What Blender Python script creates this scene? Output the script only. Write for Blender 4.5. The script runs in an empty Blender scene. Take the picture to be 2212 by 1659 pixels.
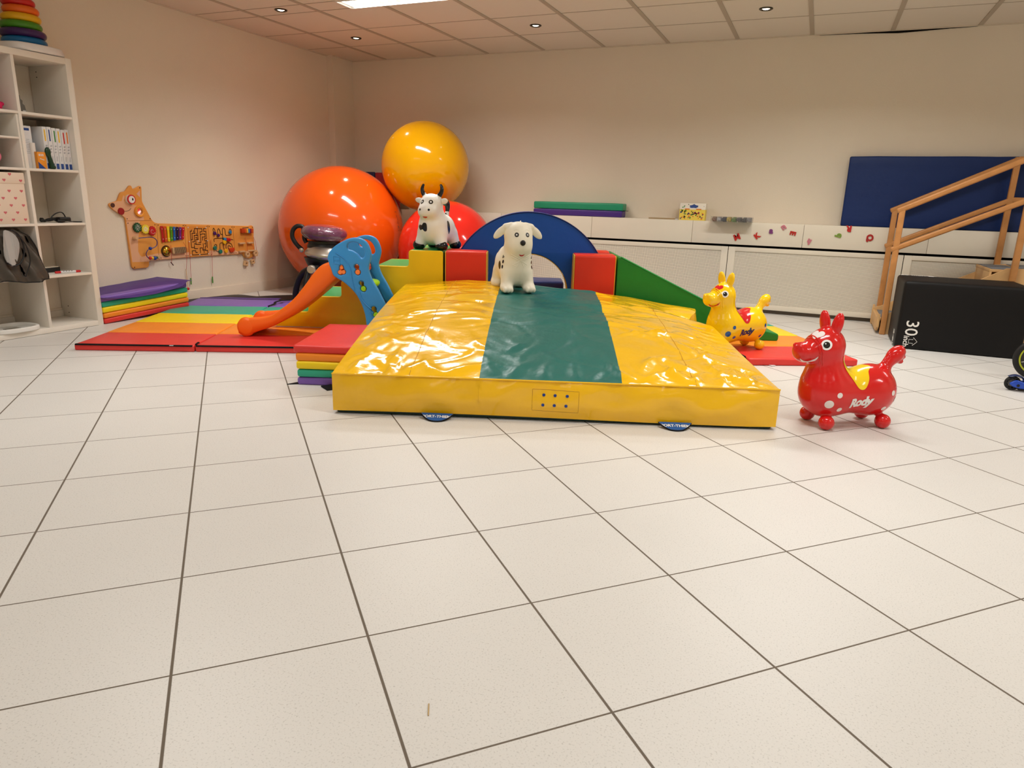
import bpy, bmesh, math, random
import numpy as np
from mathutils import Vector, Matrix, noise
from mathutils.bvhtree import BVHTree

random.seed(7)
SC = bpy.context.scene
COL = SC.collection
PI = math.pi

# ------------------------------------------------------------------ camera, world, lights, exposure
cam_data = bpy.data.cameras.new('camera')
cam = bpy.data.objects.new('camera', cam_data)
COL.objects.link(cam)
cam_data.sensor_fit = 'HORIZONTAL'
cam_data.sensor_width = 36.0
cam_data.lens = 1499.233 / 2212 * 36.0
cam_data.clip_start = 0.02
cam.matrix_world = Matrix(((0.9180264, -0.1266553, 0.3757472, 0.0),
                           (0.3955576, 0.2265655, -0.8900574, 0.0),
                           (0.0275991, 0.9657259, 0.2580925, 1.0074073),
                           (0, 0, 0, 1)))
SC.camera = cam

world = bpy.data.worlds.new('world')
SC.world = world
world.use_nodes = True
world.node_tree.nodes['Background'].inputs[0].default_value = (1.0, 0.86, 0.70, 1)
world.node_tree.nodes['Background'].inputs[1].default_value = 0.12

SC.view_settings.view_transform = 'Standard'
SC.view_settings.look = 'None'
SC.view_settings.gamma = 1.0
SC.view_settings.use_curve_mapping = False
SC.view_settings.exposure = 0.0

CEIL = 2.49
WARM = (1.0, 0.995, 0.975)


def area_light(x, y, w, h, power, z=CEIL - 0.012, spread=115):
    l = bpy.data.lights.new('ceiling_lamp_light', 'AREA')
    l.shape = 'RECTANGLE'
    l.size, l.size_y = w, h
    l.energy = power
    l.color = WARM
    l.spread = math.radians(spread)
    o = bpy.data.objects.new('ceiling_lamp_light', l)
    o.location = (x, y, z)
    COL.objects.link(o)
    return o


LAMP_P = 19.6
for lx in (-3.13, 0.06, 2.9):
    for ly, k_ in ((2.55, 1.15), (0.0, 0.60), (-2.3, 0.48)):
        area_light(lx, ly, 1.22, 0.2, LAMP_P * k_, spread=150)
for lx, k_ in ((0.06, 1.75), (2.9, 0.85)):
    area_light(lx, 5.17, 1.22, 0.2, LAMP_P * k_, spread=150)
area_light(-3.13, 5.17, 1.20, 0.19, LAMP_P * 2.0, z=CEIL + 0.012, spread=150)


# ------------------------------------------------------------------ helpers: materials
def lin(c):
    c = c / 255.0
    return c / 12.92 if c <= 0.04045 else ((c + 0.055) / 1.055) ** 2.4


def rgb(r, g, b):
    return (lin(r), lin(g), lin(b), 1.0)


def mat(name, col, rough=0.5, spec=0.5, coat=0.0, coat_rough=0.05, bump=None, vary=0.0, metal=0.0,
        emit=None, sheen=0.0, trans=0.0, ior=1.45, vscale=6.0, sss=0.0):
    m = bpy.data.materials.new(name)
    m.use_nodes = True
    nt = m.node_tree
    b = nt.nodes['Principled BSDF']
    b.inputs['Base Color'].default_value = rgb(*col)
    b.inputs['Roughness'].default_value = rough
    b.inputs['Specular IOR Level'].default_value = spec
    b.inputs['Coat Weight'].default_value = coat
    b.inputs['Coat Roughness'].default_value = coat_rough
    b.inputs['Metallic'].default_value = metal
    b.inputs['IOR'].default_value = ior
    b.inputs['Transmission Weight'].default_value = trans
    b.inputs['Subsurface Weight'].default_value = sss
    if sss:
        b.inputs['Subsurface Radius'].default_value = (0.02, 0.012, 0.007)
    if emit:
        b.inputs['Emission Color'].default_value = rgb(*emit[0])
        b.inputs['Emission Strength'].default_value = emit[1]
    tc = None
    if bump or vary:
        tc = nt.nodes.new('ShaderNodeTexCoord')
    if vary:
        n = nt.nodes.new('ShaderNodeTexNoise')
        n.inputs['Scale'].default_value = vscale
        n.inputs['Detail'].default_value = 5
        nt.links.new(tc.outputs['Object'], n.inputs['Vector'])
        mr = nt.nodes.new('ShaderNodeMapRange')
        mr.inputs['From Min'].default_value = 0.3
        mr.inputs['From Max'].default_value = 0.7
        mr.inputs['To Min'].default_value = 1 - vary
        mr.inputs['To Max'].default_value = 1 + vary
        nt.links.new(n.outputs['Fac'], mr.inputs['Value'])
        hs = nt.nodes.new('ShaderNodeHueSaturation')
        hs.inputs['Color'].default_value = rgb(*col)
        nt.links.new(mr.outputs['Result'], hs.inputs['Value'])
        nt.links.new(hs.outputs['Color'], b.inputs['Base Color'])
    if bump:
        n2 = nt.nodes.new('ShaderNodeTexNoise')
        n2.inputs['Scale'].default_value = bump[0]
        n2.inputs['Detail'].default_value = 4
        nt.links.new(tc.outputs['Object'], n2.inputs['Vector'])
        bp = nt.nodes.new('ShaderNodeBump')
        bp.inputs['Strength'].default_value = bump[1]
        bp.inputs['Distance'].default_value = bump[2] if len(bump) > 2 else 0.002
        nt.links.new(n2.outputs['Fac'], bp.inputs['Height'])
        nt.links.new(bp.outputs['Normal'], b.inputs['Normal'])
    return m


def vinyl(name, col, rough=0.38):
    return mat(name, col, rough=rough, spec=0.4, bump=(9.0, 0.25, 0.012), vary=0.03)


# ------------------------------------------------------------------ helpers: objects
def link(o, parent=None, loc=None, rot=None):
    COL.objects.link(o)
    if parent is not None:
        o.parent = parent
    if loc is not None:
        o.location = loc
    if rot is not None:
        o.rotation_euler = rot
    return o


def tag(o, label=None, cat=None, group=None, kind=None):
    if label:
        o['label'] = label
    if cat:
        o['category'] = cat
    if group:
        o['group'] = group
    if kind:
        o['kind'] = kind
    return o


def thing(name, label, cat, loc=(0, 0, 0), rz=0.0, group=None, rot=None):
    o = bpy.data.objects.new(name, None)
    o.empty_display_size = 0.05
    COL.objects.link(o)
    o.location = loc
    o.rotation_euler = rot if rot else (0, 0, rz)
    return tag(o, label, cat, group)


def finish(me, angle=38):
    me.shade_smooth()
    try:
        me.set_sharp_from_angle(angle=math.radians(angle))
    except Exception:
        pass


def obj(name, bm, mats, parent=None, loc=None, rot=None, angle=38, normals=True):
    """bm: a bmesh or a Mesh -> one linked mesh object"""
    if isinstance(bm, bmesh.types.BMesh):
        if normals:
            bmesh.ops.recalc_face_normals(bm, faces=bm.faces[:])
        me = bpy.data.meshes.new(name)
        bm.to_mesh(me)
        bm.free()
    else:
        me = bm
        me.name = name
    if not isinstance(mats, (list, tuple)):
        mats = [mats]
    for m in mats:
        me.materials.append(m)
    finish(me, angle)
    o = bpy.data.objects.new(name, me)
    return link(o, parent, loc, rot)


def struct(o):
    o['kind'] = 'structure'
    return o


def copy_tree(o, parent=None):
    c = o.copy()
    COL.objects.link(c)
    if parent is not None:
        c.parent = parent
    for ch in o.children:
        copy_tree(ch, c)
    return c


def nb():
    return bmesh.new()


def add_box(bm, c, s, bevel=0.0, seg=2, rot=None, mi=0):
    r = bmesh.ops.create_cube(bm, size=1.0)
    vs = r['verts']
    M = Matrix.Translation(Vector(c))
    if rot:
        from mathutils import Euler
        M = M @ Euler(rot).to_matrix().to_4x4()
    M = M @ Matrix.Diagonal((s[0], s[1], s[2], 1))
    bmesh.ops.transform(bm, matrix=M, verts=vs)
    fs = list({f for v in vs for f in v.link_faces})
    for f in fs:
        f.material_index = mi
    if bevel > 0:
        es = list({e for v in vs for e in v.link_edges})
        r2 = bmesh.ops.bevel(bm, geom=es, offset=bevel, segments=seg, profile=0.5, affect='EDGES', clamp_overlap=True)
        for f in r2['faces']:
            f.material_index = mi
    return bm


def box(c, s, bevel=0.0, seg=2, rot=None):
    return add_box(nb(), c, s, bevel, seg, rot)


def add_faces(bm, verts, faces, mi=0):
    vs = [bm.verts.new(v) for v in verts]
    out = []
    for f in faces:
        try:
            nf = bm.faces.new([vs[i] for i in f])
            nf.material_index = mi
            out.append(nf)
        except ValueError:
            pass
    return vs, out


def add_lathe(bm, prof, n=32, c=(0, 0, 0), mi=0, M=None):
    """prof: list of (r, z), revolved about Z"""
    rings = []
    c = Vector(c)
    for r, z in prof:
        if r < 1e-6:
            p = Vector((0, 0, z))
            p = (M @ p) if M else p
            rings.append([bm.verts.new(p + c)])
        else:
            ring = []
            for i in range(n):
                a = 2 * PI * i / n
                p = Vector((r * math.cos(a), r * math.sin(a), z))
                p = (M @ p) if M else p
                ring.append(bm.verts.new(p + c))
            rings.append(ring)
    for a, b in zip(rings[:-1], rings[1:]):
        for i in range(n):
            j = (i + 1) % n
            if len(a) == 1 and len(b) == 1:
                continue
            if len(a) == 1:
                f = bm.faces.new([a[0], b[i], b[j]])
            elif len(b) == 1:
                f = bm.faces.new([a[i], a[j], b[0]])
            else:
                f = bm.faces.new([a[i], a[j], b[j], b[i]])
            f.material_index = mi
    return bm


def catmull(pts, sub=6, closed=False):
    P = [np.array(p, float) for p in pts]
    n = len(P)
    out = []
    rng = n if closed else n - 1
    for i in range(rng):
        p0 = P[(i - 1) % n] if (closed or i > 0) else P[0]
        p1 = P[i]
        p2 = P[(i + 1) % n]
        p3 = P[(i + 2) % n] if (closed or i + 2 < n) else P[-1]
        for k in range(sub):
            t = k / sub
            out.append(0.5 * ((2 * p1) + (-p0 + p2) * t + (2 * p0 - 5 * p1 + 4 * p2 - p3) * t * t
                              + (-p0 + 3 * p1 - 3 * p2 + p3) * t ** 3))
    if not closed:
        out.append(P[-1])
    return [tuple(float(x) for x in p) for p in out]


def add_tube(bm, pts, r, n=10, closed=False, mi=0, flat=1.0, caps=True):
    """sweep a circle along pts (r a number or list)"""
    P = [Vector(p) for p in pts]
    N = len(P)
    rs = r if isinstance(r, (list, tuple)) else [r] * N
    rings = []
    prev = None
    for i in range(N):
        if closed:
            t = (P[(i + 1) % N] - P[(i - 1) % N])
        else:
            t = P[min(i + 1, N - 1)] - P[max(i - 1, 0)]
        if t.length < 1e-9:
            t = Vector((0, 0, 1))
        t.normalize()
        if prev is None:
            up = Vector((0, 0, 1)) if abs(t.z) < 0.9 else Vector((1, 0, 0))
            u = t.cross(up).normalized()
        else:
            u = prev - t * prev.dot(t)
            if u.length < 1e-6:
                u = t.orthogonal()
            u.normalize()
        prev = u
        v = t.cross(u)
        rings.append([bm.verts.new(P[i] + (u * math.cos(2 * PI * k / n) + v * (flat * math.sin(2 * PI * k / n))) * rs[i])
                      for k in range(n)])
    rng = N if closed else N - 1
    for i in range(rng):
        a, b = rings[i], rings[(i + 1) % N]
        for k in range(n):
            j = (k + 1) % n
            f = bm.faces.new([a[k], a[j], b[j], b[k]])
            f.material_index = mi
    if caps and not closed:
        for ring in (rings[0], rings[-1]):
            try:
                f = bm.faces.new(ring)
                f.material_index = mi
            except ValueError:
                pass
    return bm


def tube(pts, r, n=10, closed=False, flat=1.0):
    return add_tube(nb(), pts, r, n, closed, 0, flat)


def add_sphere(bm, c, r, seg=24, rings=14, scale=(1, 1, 1), mi=0):
    prof = [(0, -1)] + [(math.sin(PI * i / rings), -math.cos(PI * i / rings)) for i in range(1, rings)] + [(0, 1)]
    M = Matrix.Diagonal((r * scale[0], r * scale[1], r * scale[2]))
    return add_lathe(bm, prof, seg, c, mi, M)


def curve_mesh(polys, thick, bevel=0.0, res=3):
    """closed 2D outlines (first outer, then holes) extruded +-thick/2 with rounded edges; mesh in XY, thickness Z"""
    cu = bpy.data.curves.new('c', 'CURVE')
    cu.dimensions = '2D'
    cu.fill_mode = 'BOTH'
    cu.extrude = max(thick / 2 - bevel, 0.0)
    cu.bevel_depth = bevel
    cu.bevel_resolution = res
    cu.offset = -bevel
    for p in polys:
        s = cu.splines.new('POLY')
        s.points.add(len(p) - 1)
        for i, (x, y) in enumerate(p):
            s.points[i].co = (x, y, 0, 1)
        s.use_cyclic_u = True
    o = bpy.data.objects.new('c', cu)
    me = bpy.data.meshes.new_from_object(o)
    bpy.data.objects.remove(o)
    bpy.data.curves.remove(cu)
    return me


AX_XZ = Matrix(((1, 0, 0, 0), (0, 0, -1, 0), (0, 1, 0, 0), (0, 0, 0, 1)))      # outline XY -> XZ, thickness along -Y
AX_YZ = Matrix(((0, 0, 1, 0), (1, 0, 0, 0), (0, 1, 0, 0), (0, 0, 0, 1)))       # outline XY -> YZ, thickness along X


def prism(polys, thick, bevel=0.0, axes=AX_XZ, shift=(0, 0, 0), res=3):
    me = curve_mesh(polys, thick, bevel, res)
    me.transform(Matrix.Translation(Vector(shift)) @ axes)
    return me


def me_bm(me):
    bm = bmesh.new()
    bm.from_mesh(me)
    bpy.data.meshes.remove(me)
    bmesh.ops.remove_doubles(bm, verts=bm.verts[:], dist=1e-5)
    return bm


def add_mesh(bm, me, mi=None, M=None):
    if M is not None:
        me.transform(M)
    k = len(bm.faces)
    bm.from_mesh(me)
    if mi is not None:
        bm.faces.ensure_lookup_table()
        for i in range(k, len(bm.faces)):
            bm.faces[i].material_index = mi
    bpy.data.meshes.remove(me)
    return bm


def text_mesh(body, size=1.0, extrude=0.0, bold=0.0, shear=0.0, res=3, space=1.0, lines=1.0):
    cu = bpy.data.curves.new('t', 'FONT')
    cu.body = body
    cu.size = size
    cu.align_x = 'CENTER'
    cu.align_y = 'CENTER'
    cu.extrude = extrude
    cu.offset = bold
    cu.shear = shear
    cu.resolution_u = res
    cu.space_character = space
    cu.space_line = lines
    o = bpy.data.objects.new('t', cu)
    me = bpy.data.meshes.new_from_object(o)
    bpy.data.objects.remove(o)
    bpy.data.curves.remove(cu)
    return me


# ------------------------------------------------------------------ helpers: smooth solid bodies (blended round shapes -> one mesh)
def smin(a, b, k):
    h = np.clip(0.5 + 0.5 * (b - a) / k, 0, 1)
    return b * (1 - h) + a * h - k * h * (1 - h)


def d_ell(P, c, r):
    c = np.array(c)
    r = np.array(r, float)
    q = (P - c) / r
    k0 = np.sqrt((q * q).sum(-1)) + 1e-9
    k1 = np.sqrt((q * q / (r * r)).sum(-1)) + 1e-9
    return k0 * (k0 - 1.0) / k1


def d_cap(P, a, b, ra, rb=None):
    rb = ra if rb is None else rb
    a = np.array(a, float)
    b = np.array(b, float)
    ab = b - a
    t = np.clip(((P - a) @ ab) / (ab @ ab), 0, 1)
    d = P - a - t[..., None] * ab
    return np.sqrt((d * d).sum(-1)) - (ra + (rb - ra) * t)


def rot_pts(P, c, rx=0, ry=0, rz=0):
    """express P in a frame at c turned by the angles (for tilted ellipsoids)"""
    from mathutils import Euler
    R = np.array(Euler((rx, ry, rz)).to_matrix())
    return (P - np.array(c)) @ R


def sdf_mesh(f, lo, hi, h, name='body'):
    lo = np.array(lo, float)
    hi = np.array(hi, float)
    n = np.ceil((hi - lo) / h).astype(int) + 1
    ax = [lo[i] + h * np.arange(n[i]) for i in range(3)]
    G = np.stack(np.meshgrid(*ax, indexing='ij'), -1)
    V = f(G)
    S = V < 0
    c = [(dx, dy, dz) for dx in (0, 1) for dy in (0, 1) for dz in (0, 1)]
    m = n - 1

    def sl(A, d):
        return A[d[0]:d[0] + m[0], d[1]:d[1] + m[1], d[2]:d[2] + m[2]]
    cnt = sum(sl(S, d).astype(int) for d in c)
    act = (cnt > 0) & (cnt < 8)
    acc = np.zeros(tuple(m) + (3,))
    num = np.zeros(tuple(m))
    for i in range(8):
        for j in range(i + 1, 8):
            di, dj = np.array(c[i]), np.array(c[j])
            if np.abs(di - dj).sum() != 1:
                continue
            vi, vj = sl(V, c[i]), sl(V, c[j])
            cr = (vi < 0) != (vj < 0)
            t = np.where(cr, vi / np.where(cr, vi - vj, 1), 0)
            p = di + (dj - di) * t[..., None]
            acc += np.where(cr[..., None], p, 0)
            num += cr
    idx = -np.ones(tuple(m), int)
    ii = np.argwhere(act)
    idx[act] = np.arange(len(ii))
    verts = lo + h * (ii + acc[act] / num[act][:, None])
    faces = []
    for a in range(3):
        b, d = (a + 1) % 3, (a + 2) % 3
        e = [0, 0, 0]
        e[a] = 1
        s0 = S[:S.shape[0] - e[0], :S.shape[1] - e[1], :S.shape[2] - e[2]]
        s1 = S[e[0]:, e[1]:, e[2]:]
        for x, y, z in np.argwhere(s0 != s1):
            p = [x, y, z]
            if p[b] == 0 or p[d] == 0 or p[b] >= m[b] or p[d] >= m[d] or p[a] >= m[a]:
                continue
            q = []
            for ob, od in ((1, 1), (0, 1), (0, 0), (1, 0)):
                r = list(p)
                r[b] -= ob
                r[d] -= od
                q.append(idx[tuple(r)])
            if min(q) < 0:
                continue
            faces.append(q if S[x, y, z] else q[::-1])
    for _ in range(3):                       # pull the vertices onto the true surface
        e = 1e-4
        v0 = f(verts)
        g = np.stack([(f(verts + np.eye(3)[k] * e) - v0) / e for k in range(3)], -1)
        gl = (g * g).sum(-1) + 1e-9
        verts = verts - np.clip(v0 / gl, -h, h)[:, None] * g
    bm = bmesh.new()
    add_faces(bm, [tuple(map(float, v)) for v in verts], [tuple(int(i) for i in q) for q in faces])
    bmesh.ops.recalc_face_normals(bm, faces=bm.faces[:])
    return bm


# ------------------------------------------------------------------ helpers: marks laid onto a curved body
def disc2d(rf, n=40, rings=5):
    """flat disc with outline radius rf(theta) as a fine fan"""
    pts = [(0.0, 0.0)]
    faces = []
    for k in range(1, rings + 1):
        for i in range(n):
            t = 2 * PI * i / n
            r = rf(t) if callable(rf) else rf
            pts.append((r * math.cos(t) * k / rings, r * math.sin(t) * k / rings))
    for i in range(n):
        faces.append((0, 1 + i, 1 + (i + 1) % n))
    for k in range(rings - 1):
        for i in range(n):
            a = 1 + k * n + i
            b = 1 + k * n + (i + 1) % n
            faces.append((a, a + n, b + n, b))
    return pts, faces


def fine2d(me, maxlen):
    """a flat mesh cut finely so it can bend"""
    bm = me_bm(me)
    bmesh.ops.triangulate(bm, faces=bm.faces[:])
    for _ in range(5):
        es = [e for e in bm.edges if e.calc_length() > maxlen]
        if not es:
            break
        bmesh.ops.subdivide_edges(bm, edges=es, cuts=1)
        bmesh.ops.triangulate(bm, faces=[f for f in bm.faces if len(f.verts) > 3])
    bm.verts.index_update()
    pts = [(v.co.x, v.co.y) for v in bm.verts]
    fs = [tuple(v.index for v in f.verts) for f in bm.faces]
    bm.free()
    return pts, fs


def poly2d(outline, maxlen=0.006):
    return fine2d(curve_mesh([outline], 0.0), maxlen)


def lay(bm, bvh, shape, c, nrm, up=(0, 0, 1), off=0.0007, mi=0, flip=False, far=0.12):
    """project the flat shape along -nrm onto the body"""
    n = Vector(nrm).normalized()
    up = Vector(up)
    u = up.cross(n).normalized()
    v = n.cross(u)
    if flip:
        u = -u
    c = Vector(c)
    pts, faces = shape
    out = []
    for a, b in pts:
        o = c + u * a + v * b + n * far
        hit = bvh.ray_cast(o, -n, far * 2 + 0.1)
        if hit[0] is None:
            out.append(None)
        else:
            out.append(hit[0] + n * off * 0.6 + hit[1] * off * 0.6)
    good = [f for f in faces if all(out[i] is not None for i in f)]
    used = sorted({i for f in good for i in f})
    remap = {i: k for k, i in enumerate(used)}
    return add_faces(bm, [out[i] for i in used], [tuple(remap[i] for i in f) for f in good], mi)


def bvh_of(bm):
    bm.verts.ensure_lookup_table()
    bm.faces.ensure_lookup_table()
    return BVHTree.FromBMesh(bm)

# ------------------------------------------------------------------ the room
XL, YB = -5.275, 7.27            # left wall, back wall
XR, YF = 4.0, -3.2               # right wall and front wall, behind the photographer
TILE = 0.42


def floor_material():
    m = bpy.data.materials.new('floor_tiles')
    m.use_nodes = True
    nt = m.node_tree
    N, L = nt.nodes.new, nt.links.new
    b = nt.nodes['Principled BSDF']
    tc = N('ShaderNodeTexCoord')
    sx = N('ShaderNodeSeparateXYZ')
    L(tc.outputs['Object'], sx.inputs[0])

    def math_(op, a, c=None, d=None):
        n = N('ShaderNodeMath')
        n.operation = op
        for i, v in enumerate((a, c, d)):
            if v is None:
                continue
            if isinstance(v, (int, float)):
                n.inputs[i].default_value = v
            else:
                L(v, n.inputs[i])
        return n.outputs[0]
    k = 1 / (math.sqrt(2) * TILE)
    gx = math_('ADD', math_('MULTIPLY', math_('ADD', sx.outputs[0], sx.outputs[1]), k), 1.43391)
    gy = math_('ADD', math_('MULTIPLY', math_('SUBTRACT', sx.outputs[1], sx.outputs[0]), k), -2.44024)

    def joint(g, w):
        fr = math_('FRACT', math_('ADD', g, 100.5))
        d = math_('ABSOLUTE', math_('SUBTRACT', fr, 0.5))
        mr = N('ShaderNodeMapRange')
        mr.inputs['From Min'].default_value = w * 0.75
        mr.inputs['From Max'].default_value = w * 1.15
        mr.inputs['To Min'].default_value = 1
        mr.inputs['To Max'].default_value = 0
        L(d, mr.inputs['Value'])
        return mr.outputs['Result']
    ln = math_('MAXIMUM', joint(gx, 0.0078), joint(gy, 0.0056))
    # speckled stone surface
    n1 = N('ShaderNodeTexNoise')
    n1.inputs['Scale'].default_value = 230
    n1.inputs['Detail'].default_value = 3
    L(tc.outputs['Object'], n1.inputs['Vector'])
    r1 = N('ShaderNodeMapRange')
    r1.inputs['From Min'].default_value = 0.56
    r1.inputs['From Max'].default_value = 0.72
    r1.inputs['To Max'].default_value = 0.55
    L(n1.outputs['Fac'], r1.inputs['Value'])
    n2 = N('ShaderNodeTexNoise')
    n2.inputs['Scale'].default_value = 2.2
    n2.inputs['Detail'].default_value = 4
    L(tc.outputs['Object'], n2.inputs['Vector'])
    mx0 = N('ShaderNodeMix')
    mx0.data_type = 'RGBA'
    L(n2.outputs['Fac'], mx0.inputs[0])
    mx0.inputs[6].default_value = rgb(214, 211, 205)
    mx0.inputs[7].default_value = rgb(222, 219, 213)
    mx = N('ShaderNodeMix')
    mx.data_type = 'RGBA'
    L(r1.outputs['Result'], mx.inputs[0])
    L(mx0.outputs[2], mx.inputs[6])
    mx.inputs[7].default_value = rgb(164, 160, 152)
    # one slightly different shade per tile
    fl = N('ShaderNodeCombineXYZ')
    L(math_('FLOOR', gx), fl.inputs[0])
    L(math_('FLOOR', gy), fl.inputs[1])
    wn = N('ShaderNodeTexWhiteNoise')
    L(fl.outputs[0], wn.inputs['Vector'])
    hv = N('ShaderNodeMapRange')
    hv.inputs['To Min'].default_value = 0.985
    hv.inputs['To Max'].default_value = 1.015
    L(wn.outputs['Value'], hv.inputs['Value'])
    hs = N('ShaderNodeHueSaturation')
    L(hv.outputs['Result'], hs.inputs['Value'])
    L(mx.outputs[2], hs.inputs['Color'])
    mj = N('ShaderNodeMix')
    mj.data_type = 'RGBA'
    L(ln, mj.inputs[0])
    L(hs.outputs['Color'], mj.inputs[6])
    mj.inputs[7].default_value = rgb(108, 97, 84)
    L(mj.outputs[2], b.inputs['Base Color'])
    rr = N('ShaderNodeMapRange')
    rr.inputs['To Min'].default_value = 0.40
    rr.inputs['To Max'].default_value = 0.85
    L(ln, rr.inputs['Value'])
    L(rr.outputs['Result'], b.inputs['Roughness'])
    b.inputs['Specular IOR Level'].default_value = 0.42
    bp = N('ShaderNodeBump')
    bp.inputs['Strength'].default_value = 0.35
    bp.inputs['Distance'].default_value = 0.002
    bp.invert = True
    L(ln, bp.inputs['Height'])
    L(bp.outputs['Normal'], b.inputs['Normal'])
    return m


M_WALL = mat('wall_paint', (233, 222, 204), rough=0.85, spec=0.2, bump=(85, 0.35, 0.003), vary=0.012, vscale=1.5)
M_CEIL = mat('ceiling_tile', (226, 215, 200), rough=0.9, spec=0.15, bump=(160, 0.15, 0.002))
M_TBAR = mat('ceiling_bar', (182, 168, 150), rough=0.55, spec=0.4)
M_GAP = mat('gap_shade', (20, 17, 14), rough=0.9, spec=0.1)  # near-black colour put in for the shade inside gaps and holes
M_SKIRT = mat('skirting_paint', (228, 216, 198), rough=0.5, spec=0.4)
M_BLACKMETAL = mat('black_enamel', (22, 21, 21), rough=0.35)


def quad_mesh(name, verts, m):
    bm = nb()
    add_faces(bm, verts, [(0, 1, 2, 3)])
    return struct(obj(name, bm, m, normals=False))


quad_mesh('floor', [(XL, YF, 0), (XR, YF, 0), (XR, YB, 0), (XL, YB, 0)], floor_material())

# left wall with the shallow pier in the corner
bm = nb()
H = CEIL + 0.06
add_faces(bm, [(XL, YF, 0), (XL, 6.897, 0), (XL, 6.897, H), (XL, YF, H)], [(0, 1, 2, 3)])
add_faces(bm, [(XL, 6.897, 0), (-5.19, 6.897, 0), (-5.19, 6.897, H), (XL, 6.897, H)], [(0, 1, 2, 3)])
add_faces(bm, [(-5.19, 6.897, 0), (-5.19, YB, 0), (-5.19, YB, H), (-5.19, 6.897, H)], [(0, 1, 2, 3)])
struct(obj('wall_left', bm, M_WALL, angle=10))
quad_mesh('wall_back', [(-5.19, YB, 0), (XR, YB, 0), (XR, YB, H), (-5.19, YB, H)], M_WALL)
quad_mesh('wall_right', [(XR, YF, 0), (XR, YB, 0), (XR, YB, H), (XR, YF, H)], M_WALL)
quad_mesh('wall_front', [(XL, YF, 0), (XR, YF, 0), (XR, YF, H), (XL, YF, H)], M_WALL)

# suspended ceiling: tiles between bars, one bay open for the louvre lamp
GX = [-0.26 + 0.638 * k for k in range(-8, 8)]
GX = [x for x in GX if XL < x < XR]
ROWS = [6.57, 5.93, 5.28, 5.06]
y = 5.06
while y > YF + 0.7:
    y -= 0.638
    ROWS.append(y)
LX0, LX1 = GX[1] + 0.31, GX[3] + 0.31        # the lamp bay
LX0, LX1 = -3.765, -2.49
LY0, LY1 = 5.06, 5.28
bm = nb()
xs = sorted([XL] + [XR] + [LX0, LX1])
ys = sorted([YF, YB, LY0, LY1])
for i in range(3):
    for j in range(3):
        if i == 1 and j == 1:
            continue
        add_faces(bm, [(xs[i], ys[j], CEIL), (xs[i], ys[j + 1], CEIL), (xs[i + 1], ys[j + 1], CEIL), (xs[i + 1], ys[j], CEIL)],
                  [(0, 1, 2, 3)])
struct(obj('ceiling', bm, M_CEIL, normals=False))
bm = nb()
for gx in GX:
    segs = [(YF, YB)]
    if LX0 < gx < LX1:
        segs = [(YF, LY0), (LY1, YB)]
    for a, b in segs:
        add_box(bm, (gx, (a + b) / 2, CEIL - 0.002), (0.034, b - a, 0.008))
struct(obj('trim_1', bm, M_TBAR))
bm = nb()
edges = [XL] + GX + [XR]
for ry in ROWS:
    for a, b in zip(edges[:-1], edges[1:]):
        a2, b2 = a + 0.017, b - 0.017
        if ry in (5.28, 5.06) and b2 > LX0 and a2 < LX1:
            if a2 < LX0:
                b2 = LX0
            elif b2 > LX1:
                a2 = LX1
            else:
                continue
        add_box(bm, ((a2 + b2) / 2, ry, CEIL - 0.0005), (b2 - a2, 0.011, 0.004))
struct(obj('trim_2', bm, M_TBAR))
# edge angle along the walls and a black strip painting the dark of the gap where it has come away
M_ANGLE = mat('edge_angle', (214, 202, 184), rough=0.5)
bm = nb()
add_box(bm, ((XL + XR) / 2, YB - 0.012, CEIL - 0.004), (XR - XL, 0.024, 0.008))
add_box(bm, (XL + 0.012, (YF + 6.897) / 2, CEIL - 0.004), (0.024, 6.897 - YF, 0.008))
add_box(bm, (-5.19 + 0.012, 7.083, CEIL - 0.004), (0.024, 0.35, 0.008))
struct(obj('trim_3', bm, M_ANGLE))
gap = [(-0.2, 0.0), (0.1, -0.004), (0.3, -0.011), (0.42, -0.017), (0.55, -0.013), (0.8, -0.004), (1.0, 0.0)]
bm = me_bm(prism([[(x, 2.481) for x, z in (gap[0], gap[-1])][:1] + [(x, 2.481 + z) for x, z in gap[1:-1]] + [(1.0, 2.481)]], 0.006, 0))
bmesh.ops.translate(bm, vec=(0, YB - 0.004, 0), verts=bm.verts[:])
struct(obj('gap_strip', bm, M_GAP))

# skirting along the left wall
bm = nb()
add_box(bm, (XL + 0.0065, (YF + 6.897) / 2, 0.05), (0.013, 6.897 - YF, 0.10), 0.003)
add_box(bm, (-5.19 + 0.0065, 7.083, 0.05), (0.013, 0.374, 0.10), 0.003)
add_box(bm, (-5.232, 6.8905, 0.05), (0.085, 0.013, 0.10), 0.003)
struct(obj('baseboard_left', bm, M_SKIRT))

# ------------------------------------------------------------------ ceiling lamps
M_WHITE_EN = mat('white_enamel', (236, 232, 224), rough=0.35)
M_GLOW = mat('lamp_glow', (255, 250, 240), emit=((255, 240, 218), 5.0))
M_LOUVRE = mat('louvre_blade', (238, 238, 236), rough=0.3, emit=((255, 246, 232), 0.35))
t = thing('louvre_lamp', 'long white recessed ceiling lamp with a row of reflecting louvre blades', 'ceiling lamp', (-3.1275, 5.17, CEIL))
hw, hh = (LX1 - LX0) / 2, (LY1 - LY0) / 2
bm = nb()
add_box(bm, (0, hh - 0.004, 0.03), (2 * hw, 0.008, 0.075))
add_box(bm, (0, -hh + 0.004, 0.03), (2 * hw, 0.008, 0.075))
add_box(bm, (hw - 0.004, 0, 0.03), (0.008, 2 * hh - 0.016, 0.075))
add_box(bm, (-hw + 0.004, 0, 0.03), (0.008, 2 * hh - 0.016, 0.075))
add_box(bm, (0, 0, 0.072), (2 * hw, 2 * hh, 0.008))
obj('housing', bm, M_WHITE_EN, t)
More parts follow.
